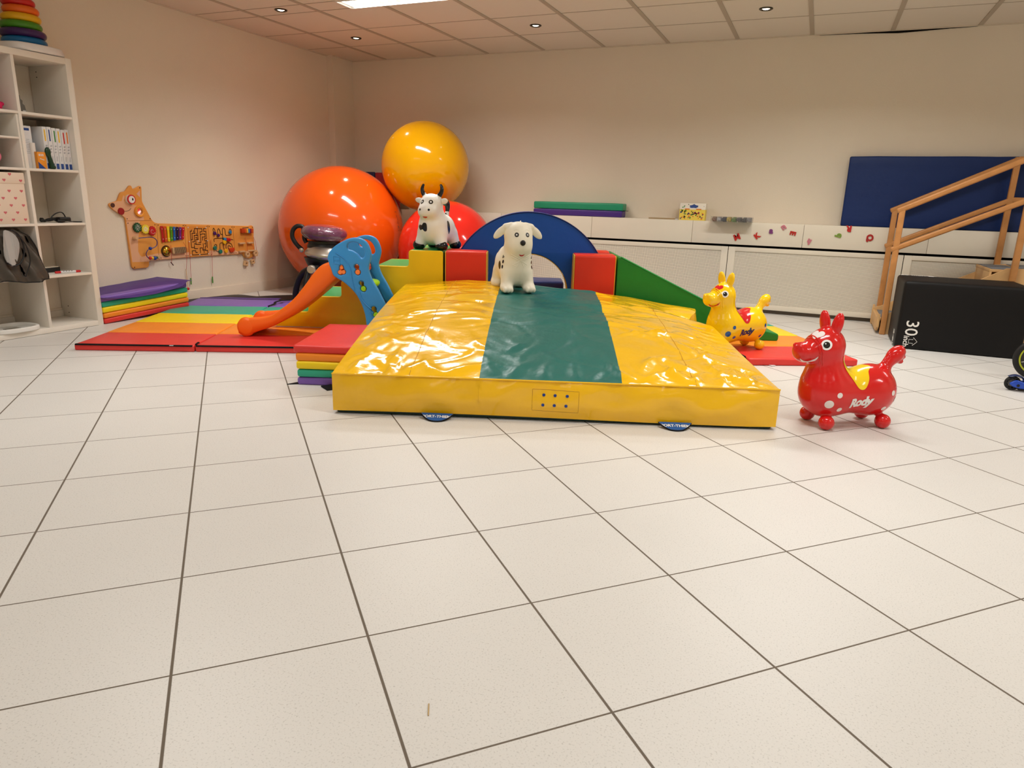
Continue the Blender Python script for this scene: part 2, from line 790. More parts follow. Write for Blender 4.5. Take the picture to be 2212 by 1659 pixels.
obj('glow_tube', tube([(-hw + 0.03, 0, 0.05), (hw - 0.03, 0, 0.05)], 0.012, 10), M_GLOW, t)
k = 16
for i in range(k):
    x = -hw + 0.04 + (2 * hw - 0.08) * i / (k - 1)
    bm = nb()
    add_faces(bm, [(x - 0.012, -hh + 0.008, 0.045), (x + 0.012, -hh + 0.008, 0.045), (x, -hh + 0.008, 0.0),
                   (x - 0.012, hh - 0.008, 0.045), (x + 0.012, hh - 0.008, 0.045), (x, hh - 0.008, 0.0)],
              [(0, 1, 2), (3, 5, 4), (0, 2, 5, 3), (1, 4, 5, 2), (0, 3, 4, 1)])
    obj('louvre_blade', bm, M_LOUVRE, t)

M_SPOTRING = mat('spot_ring', (70, 66, 60), rough=0.25, metal=0.9)
M_SPOT = mat('spot_bulb', (255, 250, 240), emit=((255, 236, 205), 9.0))
SPOT_LABELS = ['small round recessed ceiling spot left of the white louvre lamp',
               'small round recessed spot in the ceiling nearest the room corner above the balls',
               'small round recessed spot in the ceiling above the green and purple folded mat',
               'small round recessed spot in the ceiling furthest to the right']
for (sx_, sy_), lb in zip([(-4.385, 5.15), (-4.40, 6.235), (-2.51, 6.25), (-0.584, 6.25)], SPOT_LABELS):
    t = thing('recessed_spot', lb, 'ceiling spot', (sx_, sy_, CEIL), group='recessed ceiling spots')
    obj('ring', add_lathe(nb(), [(0.030, 0.0), (0.032, -0.006), (0.044, -0.010), (0.052, -0.006), (0.052, 0.0)], 32), M_SPOTRING, t)
    obj('bulb', add_lathe(nb(), [(0.0, -0.007), (0.02, -0.0065), (0.030, -0.001)], 24), M_SPOT, t)
    l = bpy.data.lights.new('spot_light', 'SPOT')
    l.energy = 26
    l.color = (1.0, 0.80, 0.58)
    l.spot_size = math.radians(95)
    l.spot_blend = 0.8
    l.shadow_soft_size = 0.03
    lo = bpy.data.objects.new('spot_light', l)
    COL.objects.link(lo)
    lo.location = (sx_, sy_, CEIL - 0.045)

# ------------------------------------------------------------------ radiator casing along the back wall
M_CASE = mat('casing_paint', (231, 223, 206), rough=0.42, spec=0.4, vary=0.01)
YC = 7.10                          # front face of the casing


def perforated():
    m = bpy.data.materials.new('perforated_sheet')
    m.use_nodes = True
    nt = m.node_tree
    N, L = nt.nodes.new, nt.links.new
    b = nt.nodes['Principled BSDF']
    tc = N('ShaderNodeTexCoord')
    sx = N('ShaderNodeSeparateXYZ')
    L(tc.outputs['Object'], sx.inputs[0])

    def math_(op, a, c=None):
        n = N('ShaderNodeMath')
        n.operation = op
        for i, v in enumerate((a, c)):
            if v is None:
                continue
            if isinstance(v, (int, float)):
                n.inputs[i].default_value = v
            else:
                L(v, n.inputs[i])
        return n.outputs[0]
    k = 1 / 0.0105

    def cell(o):
        return math_('SUBTRACT', math_('FRACT', math_('ADD', math_('MULTIPLY', o, k), 500)), 0.5)
    a, c = cell(sx.outputs[0]), cell(sx.outputs[2])
    d = math_('MAXIMUM', math_('ABSOLUTE', a), math_('ABSOLUTE', c))
    mr = N('ShaderNodeMapRange')
    mr.inputs['From Min'].default_value = 0.24
    mr.inputs['From Max'].default_value = 0.31
    mr.inputs['To Min'].default_value = 1
    mr.inputs['To Max'].default_value = 0
    L(d, mr.inputs['Value'])
    mx = N('ShaderNodeMix')
    mx.data_type = 'RGBA'
    L(mr.outputs['Result'], mx.inputs[0])
    mx.inputs[6].default_value = rgb(236, 229, 213)
    mx.inputs[7].default_value = rgb(136, 126, 110)
    L(mx.outputs[2], b.inputs['Base Color'])
    b.inputs['Roughness'].default_value = 0.5
    return m


M_PERF = perforated()
M_PLINTH = mat('plinth_brown', (112, 100, 86), rough=0.7)
CX0, CX1 = -5.17, XR - 0.01
t = thing('window_ledge', 'long cream boxed ledge running along the back wall above the radiator panels', 'ledge', ((CX0 + CX1) / 2, YC, 0.85))
w = CX1 - CX0
obj('ledge_top', box((0, 0.087, -0.008), (w, 0.162, 0.016), 0.002), M_CASE, t)
joints = [CX0, -4.2, -3.18, -2.151, -1.125, -0.114, 0.90, 1.92, 2.95, CX1]
for a, b in zip(joints[:-1], joints[1:]):
    obj('fascia_board', box(((a + b) / 2 - (CX0 + CX1) / 2, 0.0, -0.105), (b - a - 0.0025, 0.018, 0.21), 0.002), M_CASE, t)
obj('slot_shade', box((0, 0.06, -0.225), (w, 0.02, 0.09)), M_GAP, t)  # dark sheet painting the shade in the slot above the panels
pj = [CX0, -3.74, -2.255, -0.768, 0.735, 2.22, CX1]
PL = ['perforated cream radiator panel in the room corner behind the orange ball',
      'perforated cream radiator panel behind the red ball',
      'perforated cream radiator panel seen through the blue arch',
      'perforated cream radiator panel behind the two inflatable donkeys',
      'perforated cream radiator panel behind the wooden practice stairs',
      'perforated cream radiator panel at the far right end beyond the stairs']
for (a, b), lb in zip(zip(pj[:-1], pj[1:]), PL):
    t = thing('radiator_panel', lb, 'radiator panel', ((a + b) / 2, YC, 0.0), group='radiator panels')
    w2 = b - a - 0.006
    top, bot = 0.618, 0.036
    st = 0.062
    bm = nb()
    add_box(bm, (-w2 / 2 + st / 2, 0.01, (top + bot) / 2), (st, 0.02, top - bot), 0.002)
    add_box(bm, (w2 / 2 - st / 2, 0.01, (top + bot) / 2), (st, 0.02, top - bot), 0.002)
    add_box(bm, (0, 0.01, top - 0.02), (w2 - 2 * st, 0.02, 0.04), 0.002)
    add_box(bm, (0, 0.01, bot + 0.022), (w2 - 2 * st, 0.02, 0.044), 0.002)
    obj('frame', bm, M_CASE, t)
    obj('perforated_sheet', box((0, 0.0125, (top + bot) / 2), (w2 - 2 * st + 0.01, 0.007, top - bot - 0.07)), M_PERF, t)
    obj('plinth', box((0, 0.05, 0.026), (w2, 0.02, 0.05)), M_PLINTH, t)

# ------------------------------------------------------------------ white cube shelf along the left wall
M_SHELF = mat('shelf_white', (233, 226, 214), rough=0.42, spec=0.4)
SXF, SXB = -4.875, -5.262
SD = SXF - SXB
SY1 = 3.562
colY = [3.164, 2.802, 2.44]                     # divider centres
rowZ = [1.4625, 1.1065, 0.745, 0.3885]          # shelf board centres
t = thing('cube_shelf', 'tall white cube shelf unit standing along the left wall', 'shelf', ((SXF + SXB) / 2, 0, 0))
SY0 = 2.06
obj('side_panel', box((0, SY1 - 0.021, 0.9255), (SD, 0.042, 1.851), 0.001), M_SHELF, t)
obj('side_panel', box((0, SY0 + 0.021, 0.9255), (SD, 0.042, 1.851), 0.001), M_SHELF, t)
obj('top_panel', box((0, (SY0 + SY1) / 2, 1.831), (SD, SY1 - SY0 - 0.084, 0.04), 0.001), M_SHELF, t)
obj('bottom_panel', box((0, (SY0 + SY1) / 2, 0.02), (SD, SY1 - SY0 - 0.084, 0.036), 0.001), M_SHELF, t)
for cy in colY:
    obj('divider', box((0, cy, 0.9245), (SD - 0.006, 0.02, 1.773), 0.001), M_SHELF, t)
ye = [SY1 - 0.042] + [c for c in colY] + [SY0 + 0.042]
for z in rowZ:
    for a, b in zip(ye[:-1], ye[1:]):
        a2 = a - (0.01 if a in colY else 0)
        b2 = b + (0.01 if b in colY else 0)
        obj('shelf_board', box((0, (a2 + b2) / 2, z), (SD - 0.006, a2 - b2, 0.0165), 0.001), M_SHELF, t)
for z in (0.07, 0.12, 1.74, 1.775):
    obj('peg_hole', box((-0.12, SY1 - 0.0425, z), (0.006, 0.003, 0.006)), M_GAP, t)
M_BACK = mat('shelf_back_rail', (226, 219, 206), rough=0.5)
obj('back_rail', box((-SD / 2 + 0.006, (SY0 + SY1) / 2, 0.06), (0.012, SY1 - SY0 - 0.084, 0.05), 0.001), M_BACK, t)
# insert with a half shelf in the second column, second row
t = thing('shelf_insert', 'white insert with a half-height shelf in the cube above the heart box', 'shelf insert', (-5.07, 2.983, 1.115))
obj('side_panel', box((0, 0.163, 0.169), (0.37, 0.012, 0.338), 0.001), M_SHELF, t)
obj('side_panel', box((0, -0.163, 0.169), (0.37, 0.012, 0.338), 0.001), M_SHELF, t)
obj('half_shelf', box((0, 0, 0.188), (0.37, 0.314, 0.012), 0.001), M_SHELF, t)

# ring stacker on top
t = thing('ring_stacker', 'tall stacking toy of coloured rings on a white base on top of the shelf', 'stacking toy', (-5.07, 3.385, 1.851))
bm = me_bm(curve_mesh([catmull([(0.165, 0.16), (-0.165, 0.16), (-0.165, -0.16), (0.165, -0.16)], 8, True)], 0.05, 0.014))
for v in bm.verts:
    v.co.z += 0.03
    if v.co.z > 0.03:
        v.co.x *= 0.96
        v.co.y *= 0.96
base = obj('base', bm, mat('stacker_base', (236, 232, 230), rough=0.35), t)
bm = me_bm(prism([[(-0.03, 0.011), (0.03, 0.011), (0.03, -0.009)] +
                  [(0.02, -0.013), (0.015, -0.009), (0.005, -0.013), (0, -0.009), (-0.01, -0.013), (-0.015, -0.009), (-0.025, -0.013), (-0.03, -0.009)]],
                 0.002, 0, AX_YZ))
red_lab = obj('maker_label', bm, mat('label_red', (196, 28, 40), rough=0.4), t, loc=(0.1715, 0.075, 0.027))
M_WHITE_INK = mat('white_ink', (238, 236, 232), rough=0.5)
me = text_mesh('fisher-price', 0.0105, 0.0004)
me.transform(AX_YZ)
obj('lettering', me, M_WHITE_INK, red_lab, loc=(0.0018, 0, 0.001))
RC = [((20, 108, 168), 0.132), ((62, 30, 92), 0.135), ((74, 142, 32), 0.123), ((236, 182, 22), 0.116), ((238, 108, 24), 0.106), ((205, 36, 30), 0.098), ((226, 60, 130), 0.088)]
for k, (c, r) in enumerate(RC):
    rr = 0.0245
    prof = [(r - rr * 1.9 + rr * (1 + 0.0) * 0 + rr * 0.9 + rr * 1.0 * math.cos(a) * 1.0, rr * math.sin(a)) for a in np.linspace(-PI, PI, 25)]
    bm = nb()
    add_lathe(bm, [(max(0.012, p[0]), p[1]) for p in prof], 40)
    bmesh.ops.remove_doubles(bm, verts=bm.verts[:], dist=1e-5)
    obj('ring', bm, mat('ring_plastic', c, rough=0.33), t, loc=(0.004 * math.sin(k * 2.1), 0.004 * math.cos(k * 1.7), 0.082 + 0.0482 * k))
obj('post', add_lathe(nb(), [(0.03, 0.05), (0.018, 0.43), (0.0, 0.435)], 20), mat('post_plastic', (232, 228, 222), rough=0.4), t)

# row 2, first column: boxes of building sheets, tall booklet, little things
M_PAPER = mat('box_white', (226, 226, 226), rough=0.45)
M_GREY = mat('box_grey', (176, 178, 182), rough=0.45)
M_BLUE_INK = mat('ink_blue', (38, 70, 140), rough=0.5)
M_YEL_INK = mat('ink_yellow', (236, 186, 30), rough=0.5)
M_RED_INK = mat('ink_red', (205, 36, 38), rough=0.5)
M_GRN_INK = mat('ink_green', (46, 130, 52), rough=0.5)
M_BLK_INK = mat('ink_black', (26, 25, 26), rough=0.5)
M_ORG_INK = mat('ink_orange', (232, 128, 32), rough=0.5)
zr2 = 1.1065 + 0.00825
spines = [(3.345, M_YEL_INK, 'yellow', 0.278), (3.377, M_BLUE_INK, 'blue', 0.279), (3.409, M_GRN_INK, 'green', 0.275),
          (3.441, M_YEL_INK, 'gold', 0.274), (3.473, M_RED_INK, 'red', 0.268), (3.502, M_ORG_INK, 'orange', 0.272)]
LBS = ['white carton with a yellow flash, leftmost of the row of upright cartons',
       'white carton with a blue oval mark, second from left in the upright row',
       'white carton with a green strip down its spine in the upright row',
       'white carton with a gold mark between the green and the red striped cartons',
       'white carton with a red strip down its spine in the upright row',
       'white carton with orange lettering, rightmost of the upright row in the shelf']
for (yc, ink, nm, h), lb in zip(spines, LBS):
    t = thing('puzzle_carton', lb, 'carton', (-5.05, yc, zr2), group='upright cartons in the shelf')
    obj('carton', box((0, 0, h / 2), (0.24, 0.0285, h), 0.0015), M_PAPER, t)
    bm = nb()
    add_box(bm, (0.1205, 0, 0.022), (0.001, 0.019, 0.036))
    obj('foot_label', bm, M_BLUE_INK, t)
    bm = nb()
    add_box(bm, (0.1205, 0.004 if nm in ('red', 'green') else 0.0, h - 0.055), (0.001, 0.008, 0.075))
    obj('stripe', bm, ink, t)
    bm = nb()
    for q in range(3):
        add_box(bm, (0.1206, -0.004 + 0.003 * q, 0.115 + 0.02 * q), (0.001, 0.012, 0.009), rot=(0.5, 0, 0))
    for q in range(4):
        add_box(bm, (0.1206, 0.001 * q, 0.06 + 0.008 * q), (0.001, 0.009, 0.004))
    obj('printing', bm, M_GREY, t)
t = thing('activity_box', 'flat white printed box standing at the left end behind the orange box', 'carton', (-5.07, 3.25, zr2))
obj('carton', box((0, 0, 0.1375), (0.2, 0.06, 0.275), 0.001, rot=(0, 0, 0.0)), M_PAPER, t)
bm = nb()
for q in range(9):
    add_box(bm, (0.1006, -0.004 + 0.002 * (q % 3), 0.10 + 0.011 * q), (0.001, 0.034 - 0.006 * (q % 3), 0.003))
obj('printing', bm, M_GREY, t)
bm = nb()
add_box(bm, (0.1006, -0.003, 0.253), (0.001, 0.04, 0.016))
obj('title_block', bm, M_BLUE_INK, t)
t = thing('cardboard_folder', 'plain brown cardboard sheet standing behind the printed box', 'folder', (-5.21, 3.235, zr2))
obj('sheet', box((0, 0, 0.155), (0.01, 0.1, 0.31), 0.001), mat('brown_card', (196, 170, 140), rough=0.8), t)
t = thing('pencil_box', 'small orange carton with white printing in front of the cartons', 'carton', (-4.93, 3.293, zr2))
obj('carton', box((0, 0, 0.055), (0.03, 0.058, 0.11), 0.001), mat('box_orange', (238, 150, 40), rough=0.5), t)
bm = me_bm(prism([[(-0.029, 0.0), (0.02, 0.0), (-0.029, 0.045)]], 0.001, 0, AX_YZ, (0.0158, 0, 0)))
obj('blue_corner', bm, M_BLUE_INK, t)
bm = nb()
add_box(bm, (0.0158, 0.0, 0.062), (0.001, 0.03, 0.005), rot=(-0.3, 0, 0))
for q in range(3):
    add_box(bm, (0.0158, -0.016 + 0.012 * q, 0.09), (0.001, 0.007, 0.014))
obj('printing', bm, M_PAPER, t)
t = thing('glue_tube', 'white cylindrical tube standing behind the orange carton', 'tube', (-4.965, 3.272, zr2))
obj('tube_body', add_lathe(nb(), [(0, 0), (0.017, 0), (0.017, 0.165), (0.015, 0.168), (0, 0.168)], 24), mat('tube_white', (230, 222, 212), rough=0.45), t)
t = thing('crocodile_toy', 'dark green toy animal with curved neck leaning beside the orange carton', 'toy animal', (-4.915, 3.345, zr2))
f = lambda P: smin(smin(d_cap(P, (0, 0.012, 0.018), (0, 0.0, 0.085), 0.017, 0.012), d_ell(P, (0, -0.006, 0.115), (0.013, 0.02, 0.03)), 0.012),
                   d_ell(P, (0, 0.016, 0.012), (0.016, 0.02, 0.013)), 0.01)
body = sdf_mesh(f, (-0.03, -0.04, -0.005), (0.03, 0.05, 0.16), 0.004)
obj('body', body, mat('toy_green', (20, 58, 34), rough=0.4), t)
# row 1
t = thing('cut_out_animal', 'grey jagged cut-out figure standing in the top cube beside the divider', 'cut-out', (-5.1, 3.29, 1.471))
pr_ = [(-0.1, 0), (0.07, 0), (0.06, 0.03), (0.055, 0.06), (0.043, 0.07), (0.045, 0.09), (0.032, 0.1), (0.03, 0.122), (0.014, 0.126), (0.008, 0.146), (-0.008, 0.15), (-0.02, 0.165), (-0.1, 0.17)]
obj('figure', me_bm(prism([pr_], 0.012, 0.002, AX_YZ)), mat('cut_out_grey', (128, 124, 116), rough=0.6), t)
obj('price_tag', box((0.0068, 0.048, 0.018), (0.001, 0.02, 0.02)), M_PAPER, t)
t = thing('pink_cloth', 'crumpled bright pink cloth in the top cube at the left edge', 'cloth', (-5.0, 2.99, 1.471))
f = lambda P: smin(d_ell(P, (0, 0, 0.03), (0.12, 0.14, 0.045)), d_ell(P, (0, -0.06, 0.07), (0.08, 0.07, 0.06)), 0.03) + 0.012 * np.sin(P[..., 1] * 60 + P[..., 2] * 40)
bm = sdf_mesh(f, (-0.16, -0.18, -0.001), (0.16, 0.18, 0.16), 0.01)
obj('cloth', bm, mat('pink_fabric', (222, 36, 98), rough=0.8), t)
t = thing('pink_ball', 'pale pink rounded toy in the lower half of the insert cube', 'toy', (-4.96, 2.975, 1.127))
bm = nb()
add_sphere(bm, (0, 0, 0.055), 0.055, 28, 16, (1, 1.35, 1))
obj('body', bm, mat('pink_rubber', (238, 120, 150), rough=0.4), t)

# heart box, row 3, second column
HB = mat('heart_box_paper', (230, 212, 192), rough=0.7)
M_HEART = mat('heart_print', (206, 106, 112), rough=0.7)
z0 = 0.745 + 0.00825
t = thing('heart_box', 'cream storage box with lid printed with small pink hearts', 'storage box', (-5.05, 2.978, z0))
obj('body', box((0, 0, 0.15), (0.34, 0.296, 0.3), 0.004), HB, t)
lid = obj('lid', box((0, 0, 0.294), (0.348, 0.304, 0.07), 0.004), HB, t)


def heart_outline(s):
    out = []
    for k_ in range(28):
        a = 2 * PI * k_ / 28
        out.append((s * 0.062 * 16 * math.sin(a) ** 3, s * 0.062 * (13 * math.cos(a) - 5 * math.cos(2 * a) - 2 * math.cos(3 * a) - math.cos(4 * a))))
    return out


bm = nb()
for r_ in range(6):
    for c_ in range(4):
        yy = -0.112 + 0.078 * c_ + (0.034 if r_ % 2 else 0.0)
        zz = 0.028 + 0.046 * r_
        if abs(yy) > 0.135 or zz > 0.25:
            continue
        me = prism([heart_outline(0.0105)], 0.0006, 0, AX_YZ, (0.1704, yy, zz))
        add_mesh(bm, me)
for k_, (yy, zz) in enumerate([(-0.1, 0.315), (-0.02, 0.315), (0.06, 0.317), (0.125, 0.278), (0.02, 0.28), (-0.06, 0.278)]):
    add_mesh(bm, prism([heart_outline(0.0105)], 0.0006, 0, AX_YZ, (0.1744, yy, zz)))
obj('printed_hearts', bm, M_HEART, t)

# cable coil, row 3
M_CABLE = mat('black_cable', (22, 21, 20), rough=0.45)
t = thing('cable_coil', 'black power cable coiled with a long adapter in the shelf', 'cable', (-4.98, 3.36, z0))
pts = []
for k_ in range(90):
    a = k_ * 0.33
    pts.append((0.05 * math.sin(a) * (1 + 0.15 * math.sin(k_)), 0.085 * math.cos(a) + 0.01 * math.sin(k_ * 0.7), 0.008 + 0.022 * (0.5 + 0.5 * math.sin(k_ * 1.3))))
obj('coil', tube(catmull(pts, 3), 0.004, 6), M_CABLE, t)
obj('loop', tube(catmull([(0.03, -0.05, 0.02), (0.03, -0.02, 0.052), (0.03, 0.02, 0.07), (0.03, 0.05, 0.066), (0.03, 0.068, 0.03), (0.03, 0.062, 0.01)], 8), 0.004, 6), M_CABLE, t)
obj('adapter', box((0.05, 0.035, 0.024), (0.05, 0.085, 0.03), 0.008, 3), M_CABLE, t)
obj('lead', tube(catmull([(0.05, 0.07, 0.01), (0.06, 0.11, 0.005), (0.075, 0.15, 0.005), (0.06, 0.145, 0.005), (0.03, 0.12, 0.006)], 8), 0.0035, 6), M_CABLE, t)
obj('plug', tube([(0.07, -0.02, 0.014), (0.085, 0.0, 0.012), (0.09, 0.015, 0.012)], [0.012, 0.01, 0.006], 10), M_CABLE, t)
obj('lead', tube(catmull([(0.03, -0.05, 0.015), (0.05, -0.11, 0.02), (0.08, -0.15, 0.022)], 8), 0.0035, 6), M_CABLE, t)

# grey apron hanging out of the second column, row 4
M_APRON = mat('apron_plastic', (116, 108, 97), rough=0.3, spec=0.5, vary=0.15, vscale=9)
M_HEM = mat('apron_hem', (24, 23, 23), rough=0.6)
t = thing('plastic_apron', 'crumpled grey plastic apron with black binding hanging out of the shelf', 'apron', (-4.86, 2.99, 0.745))
bm = nb()
NX, NZ = 44, 44
grid = []
for j in range(NZ + 1):
    row = []
    v = j / NZ
    for i in range(NX + 1):
        u = i / NX
        y = -0.2 + (0.325 + 0.055 * v ** 1.2) * u + 0.0
        if u > 0.8:
            y -= (1 - v) ** 2 * 0.06 * ((u - 0.8) / 0.2) ** 2
        z = -0.018 - 0.345 * v + 0.012 * math.sin(u * 7) * v - (0.02 * (u - 0.5) ** 2)
        x = 0.012 + 0.016 * math.sin(u * 13 + v * 3.5) * (0.3 + v) + 0.012 * math.sin(u * 29 - v * 9) + 0.018 * v
        x += 0.012 * noise.noise(Vector((u * 6, v * 6, 2.0)))
        x -= 0.09 * max(0, 0.12 - v) / 0.12
        row.append(bm.verts.new((max(x, 0.001) if v > 0.12 else x, y, z)))
    grid.append(row)
for j in range(NZ):
    for i in range(NX):
        bm.faces.new([grid[j][i], grid[j][i + 1], grid[j + 1][i + 1], grid[j + 1][i]])
hem = [tuple(v.co) for v in grid[NZ]] + [tuple(grid[j][NX].co) for j in range(NZ - 1, 4, -1)]
bmesh.ops.solidify(bm, geom=bm.faces[:], thickness=0.0012)
ap = obj('sheet', bm, M_APRON, t, angle=80)
obj('binding', tube(hem[::2], 0.004, 6, flat=0.8), M_HEM, t)
loop = [(0.055, -0.05 + 0.075 * math.cos(a), -0.14 + 0.115 * math.sin(a)) for a in np.linspace(-2.2, 1.5, 20)]
obj('neck_loop', tube(loop, 0.005, 6), M_HEM, t)
fold = [(0.05 + 0.01 * math.sin(a * 3), -0.07 + 0.07 * math.cos(a) * (1.0 if math.cos(a) > 0 else 0.45), -0.14 + 0.115 * math.sin(a)) for a in np.linspace(0, 2 * PI, 26)[:-1]]
bm = nb()
vs = [bm.verts.new(p) for p in fold]
bm.faces.new(vs)
bmesh.ops.triangulate(bm, faces=bm.faces[:])
bmesh.ops.solidify(bm, geom=bm.faces[:], thickness=0.002)
tag(obj('pale_fold', bm, mat('apron_pale', (176, 174, 170), rough=0.35), t), 'light grey inner fold of the apron')
obj('tie', tube(catmull([(0.06, -0.03, -0.03), (0.068, 0.03, -0.12), (0.066, 0.045, -0.23), (0.066, 0.0, -0.33)], 8), 0.0035, 6), M_HEM, t)

# row 4, first column: notebook and pen
z1 = 0.3885 + 0.00825
t = thing('black_notebook', 'flat black notebook lying on the shelf behind the red capped pen', 'notebook', (-5.09, 3.31, z1), 0.15)
obj('cover', box((0, 0, 0.017), (0.06, 0.22, 0.034), 0.003), M_BLK_INK, t)
obj('page_block', box((0.002, 0.0, 0.036), (0.05, 0.2, 0.006), 0.001), mat('page_paper', (222, 212, 192), rough=0.8), t)
t = thing('marker_pen', 'white marker pen with red caps lying in the shelf', 'pen', (-4.955, 3.395, z1 + 0.0085), rot=(0, 0, -0.22 + PI / 2 + 0.0))
Mx = Matrix.Rotation(PI / 2, 3, 'Y')
obj('barrel', add_lathe(nb(), [(0.0085, -0.05), (0.0085, 0.05)], 20, M=Mx), M_PAPER, t)
obj('cap', add_lathe(nb(), [(0.0, -0.088), (0.007, -0.086), (0.0085, -0.08), (0.0088, -0.05), (0, -0.05)], 20, M=Mx), M_RED_INK, t)
obj('end_plug', add_lathe(nb(), [(0.0, 0.05), (0.0088, 0.05), (0.0088, 0.078), (0.006, 0.084), (0, 0.086)], 20, M=Mx), M_RED_INK, t)
bm = nb()
for q in range(4):
    add_box(bm, (-0.03 + 0.018 * q, -0.006, 0.0062), (0.010, 0.004, 0.001), rot=(0.75, 0, 0.3))
obj('printing', bm, M_BLK_INK, t)
# row 5: tray
t = thing('plastic_tray', 'shallow white plastic tray lying in the bottom cube', 'tray', (-4.99, 2.955, 0.0385))
bm = nb()
out = catmull([(0.11, 0.13), (-0.11, 0.13), (-0.11, -0.13), (0.11, -0.13)], 8, True)
inn = [(x * 0.86, y * 0.88) for x, y in out]
bm = me_bm(curve_mesh([out, inn], 0.03, 0.005))
bmesh.ops.translate(bm, vec=(0, 0, 0.016), verts=bm.verts[:])
obj('rim', bm, mat('tray_white', (234, 232, 226), rough=0.35), t)
obj('tray_floor', me_bm(prism([inn], 0.006, 0.001, Matrix.Identity(4), (0, 0, 0.005))), mat('tray_inner', (222, 220, 212), rough=0.4), t)
obj('card', box((0.0, 0.02, 0.0105), (0.07, 0.09, 0.003), 0.001), mat('card_grey', (150, 146, 132), rough=0.6), t)

# ------------------------------------------------------------------ folding gym mats
C_RED, C_ORANGE, C_YELLOW, C_TEAL, C_PURPLE = (222, 58, 52), (246, 142, 40), (245, 214, 26), (48, 168, 138), (124, 92, 178)
V_RED, V_ORANGE, V_YELLOW, V_TEAL, V_PURPLE = (vinyl('vinyl_' + n_, c_) for n_, c_ in
                                               (('red', C_RED), ('orange', C_ORANGE), ('yellow', C_YELLOW), ('teal', C_TEAL), ('purple', C_PURPLE)))
V_BLACK = mat('black_strap', (20, 19, 21), rough=0.7, spec=0.2)
V_SEAM = mat('seam_shadow', (120, 60, 50), rough=0.8)
STRIPES = [('red_panel', V_RED), ('orange_panel', V_ORANGE), ('yellow_panel', V_YELLOW), ('teal_panel', V_TEAL), ('purple_panel', V_PURPLE)]


def soft_box(w, l, h, bevel=0.012, wob=0.003, seed=0, nx=14, ny=10):
    """a foam slab whose faces bulge and ripple a little; base at z=0, x 0..w, y 0..l"""
    bm = nb()
    add_box(bm, (w / 2, l / 2, h / 2), (w, l, h), bevel, 3)
    es = [e for e in bm.edges if e.calc_length() > 0.12]
    bmesh.ops.subdivide_edges(bm, edges=es, cuts=8, use_grid_fill=True)
    for v in bm.verts:
        p = Vector((v.co.x * 4.1 + seed, v.co.y * 4.1, v.co.z * 9))
        k = noise.noise(p)
        k2 = noise.noise(p + Vector((31, 7, 3)))
        cx, cy = v.co.x / w - 0.5, v.co.y / l - 0.5
        edge = 1 - max(abs(cx), abs(cy)) * 2
        if v.co.z > h * 0.6:
            v.co.z += wob * k + wob * 0.8 * min(1, edge * 5)
        else:
            v.co.z = max(v.co.z, 0.0)
        v.co.x += wob * 0.7 * k2
        v.co.y += wob * 0.7 * k
    return bm


def folding_mat(label, loc, rz, w, stripe, h, group, zoff=0.0):
    t = thing('folding_mat', label, 'gym mat', (loc[0], loc[1], zoff), rz, group)
    for k_, (nm, m) in enumerate(STRIPES):
        o = obj(nm, soft_box(w, stripe - 0.003, h, 0.010, 0.0022, seed=k_ * 3 + loc[0]), m, t, loc=(0, k_ * stripe, 0))
    return t


RM = math.radians(26.3)
t = folding_mat('unfolded rainbow striped mat lying on the tiles, the left one nearest the shelf', (-4.233, 2.872), RM, 0.742, 0.412, 0.041, 'unfolded rainbow mats')
obj('hook_strip', box((0.37, 0.004, 0.0390), (0.725, 0.018, 0.009), 0.002), V_BLACK, t)
obj('care_label', box((0.605, 0.0, 0.042), (0.025, 0.016, 0.003)), M_PAPER, t)
bm = nb()
fl_ = [(0.02, 4.98 * 0.412, 0.043), (0.72, 4.98 * 0.412, 0.046), (0.74, 5.12 * 0.412, 0.050), (0.5, 5.15 * 0.412, 0.046), (0.2, 5.14 * 0.412, 0.050), (0.0, 5.10 * 0.412, 0.045)]
add_faces(bm, fl_, [(0, 1, 2, 3), (0, 3, 4, 5)])
bmesh.ops.solidify(bm, geom=bm.faces[:], thickness=0.003)
obj('closing_flap', bm, V_PURPLE, t)
t = folding_mat('unfolded rainbow striped mat under the orange slide', (-3.566 + 0.0, 3.207), RM, 0.745, 0.412, 0.041, 'unfolded rainbow mats')
obj('hook_strip', box((0.37, 0.004, 0.0390), (0.725, 0.018, 0.009), 0.002), V_BLACK, t)
bm = nb()
add_tube(bm, catmull([(0.0, 0.02, 0.044), (0.003, 0.05, 0.05), (0.0, 0.07, 0.046)], 5), 0.006, 6)
obj('strap_end', bm, V_BLACK, t)
bm = tube(catmull([(0.0, 1.66, 0.045), (0.03, 1.74, 0.055), (0.02, 1.80, 0.06), (0.07, 1.84, 0.07), (0.05, 1.9, 0.06), (0.12, 1.93, 0.06)], 5), 0.012, 6, flat=0.35)
obj('loose_strap', bm, V_BLACK, t)
t = folding_mat('unfolded rainbow striped mat on the right under the yellow hopper', (-0.302, 4.655), math.radians(28.0), 0.745, 0.412, 0.046, 'unfolded rainbow mats')
obj('strap_end', box((-0.02, 0.10, 0.03), (0.045, 0.12, 0.05), 0.012), V_BLACK, t)
obj('care_label', box((0.16, -0.004, 0.004), (0.03, 0.03, 0.003), rot=(0, 0, 0.4)), M_PAPER, t)


def stack_mat(label, loc, rz, w, l, h, order, jit, group='folded rainbow mats', name='folded_mat', dx=()):
    t = thing(name, label, 'gym mat', loc, rz, group)
    z = 0
    for k_, (nm, m) in enumerate(order):
        sx_ = jit * math.sin(k_ * 2.3)
        ex = dx[k_] if k_ < len(dx) else 0.0
        obj(nm, soft_box(w + ex, l, h, 0.012, 0.003, seed=k_ * 5 + 1.3), m, t, loc=(sx_ - ex, jit * math.cos(k_ * 1.7), z))
        z += h + 0.0015
    return t


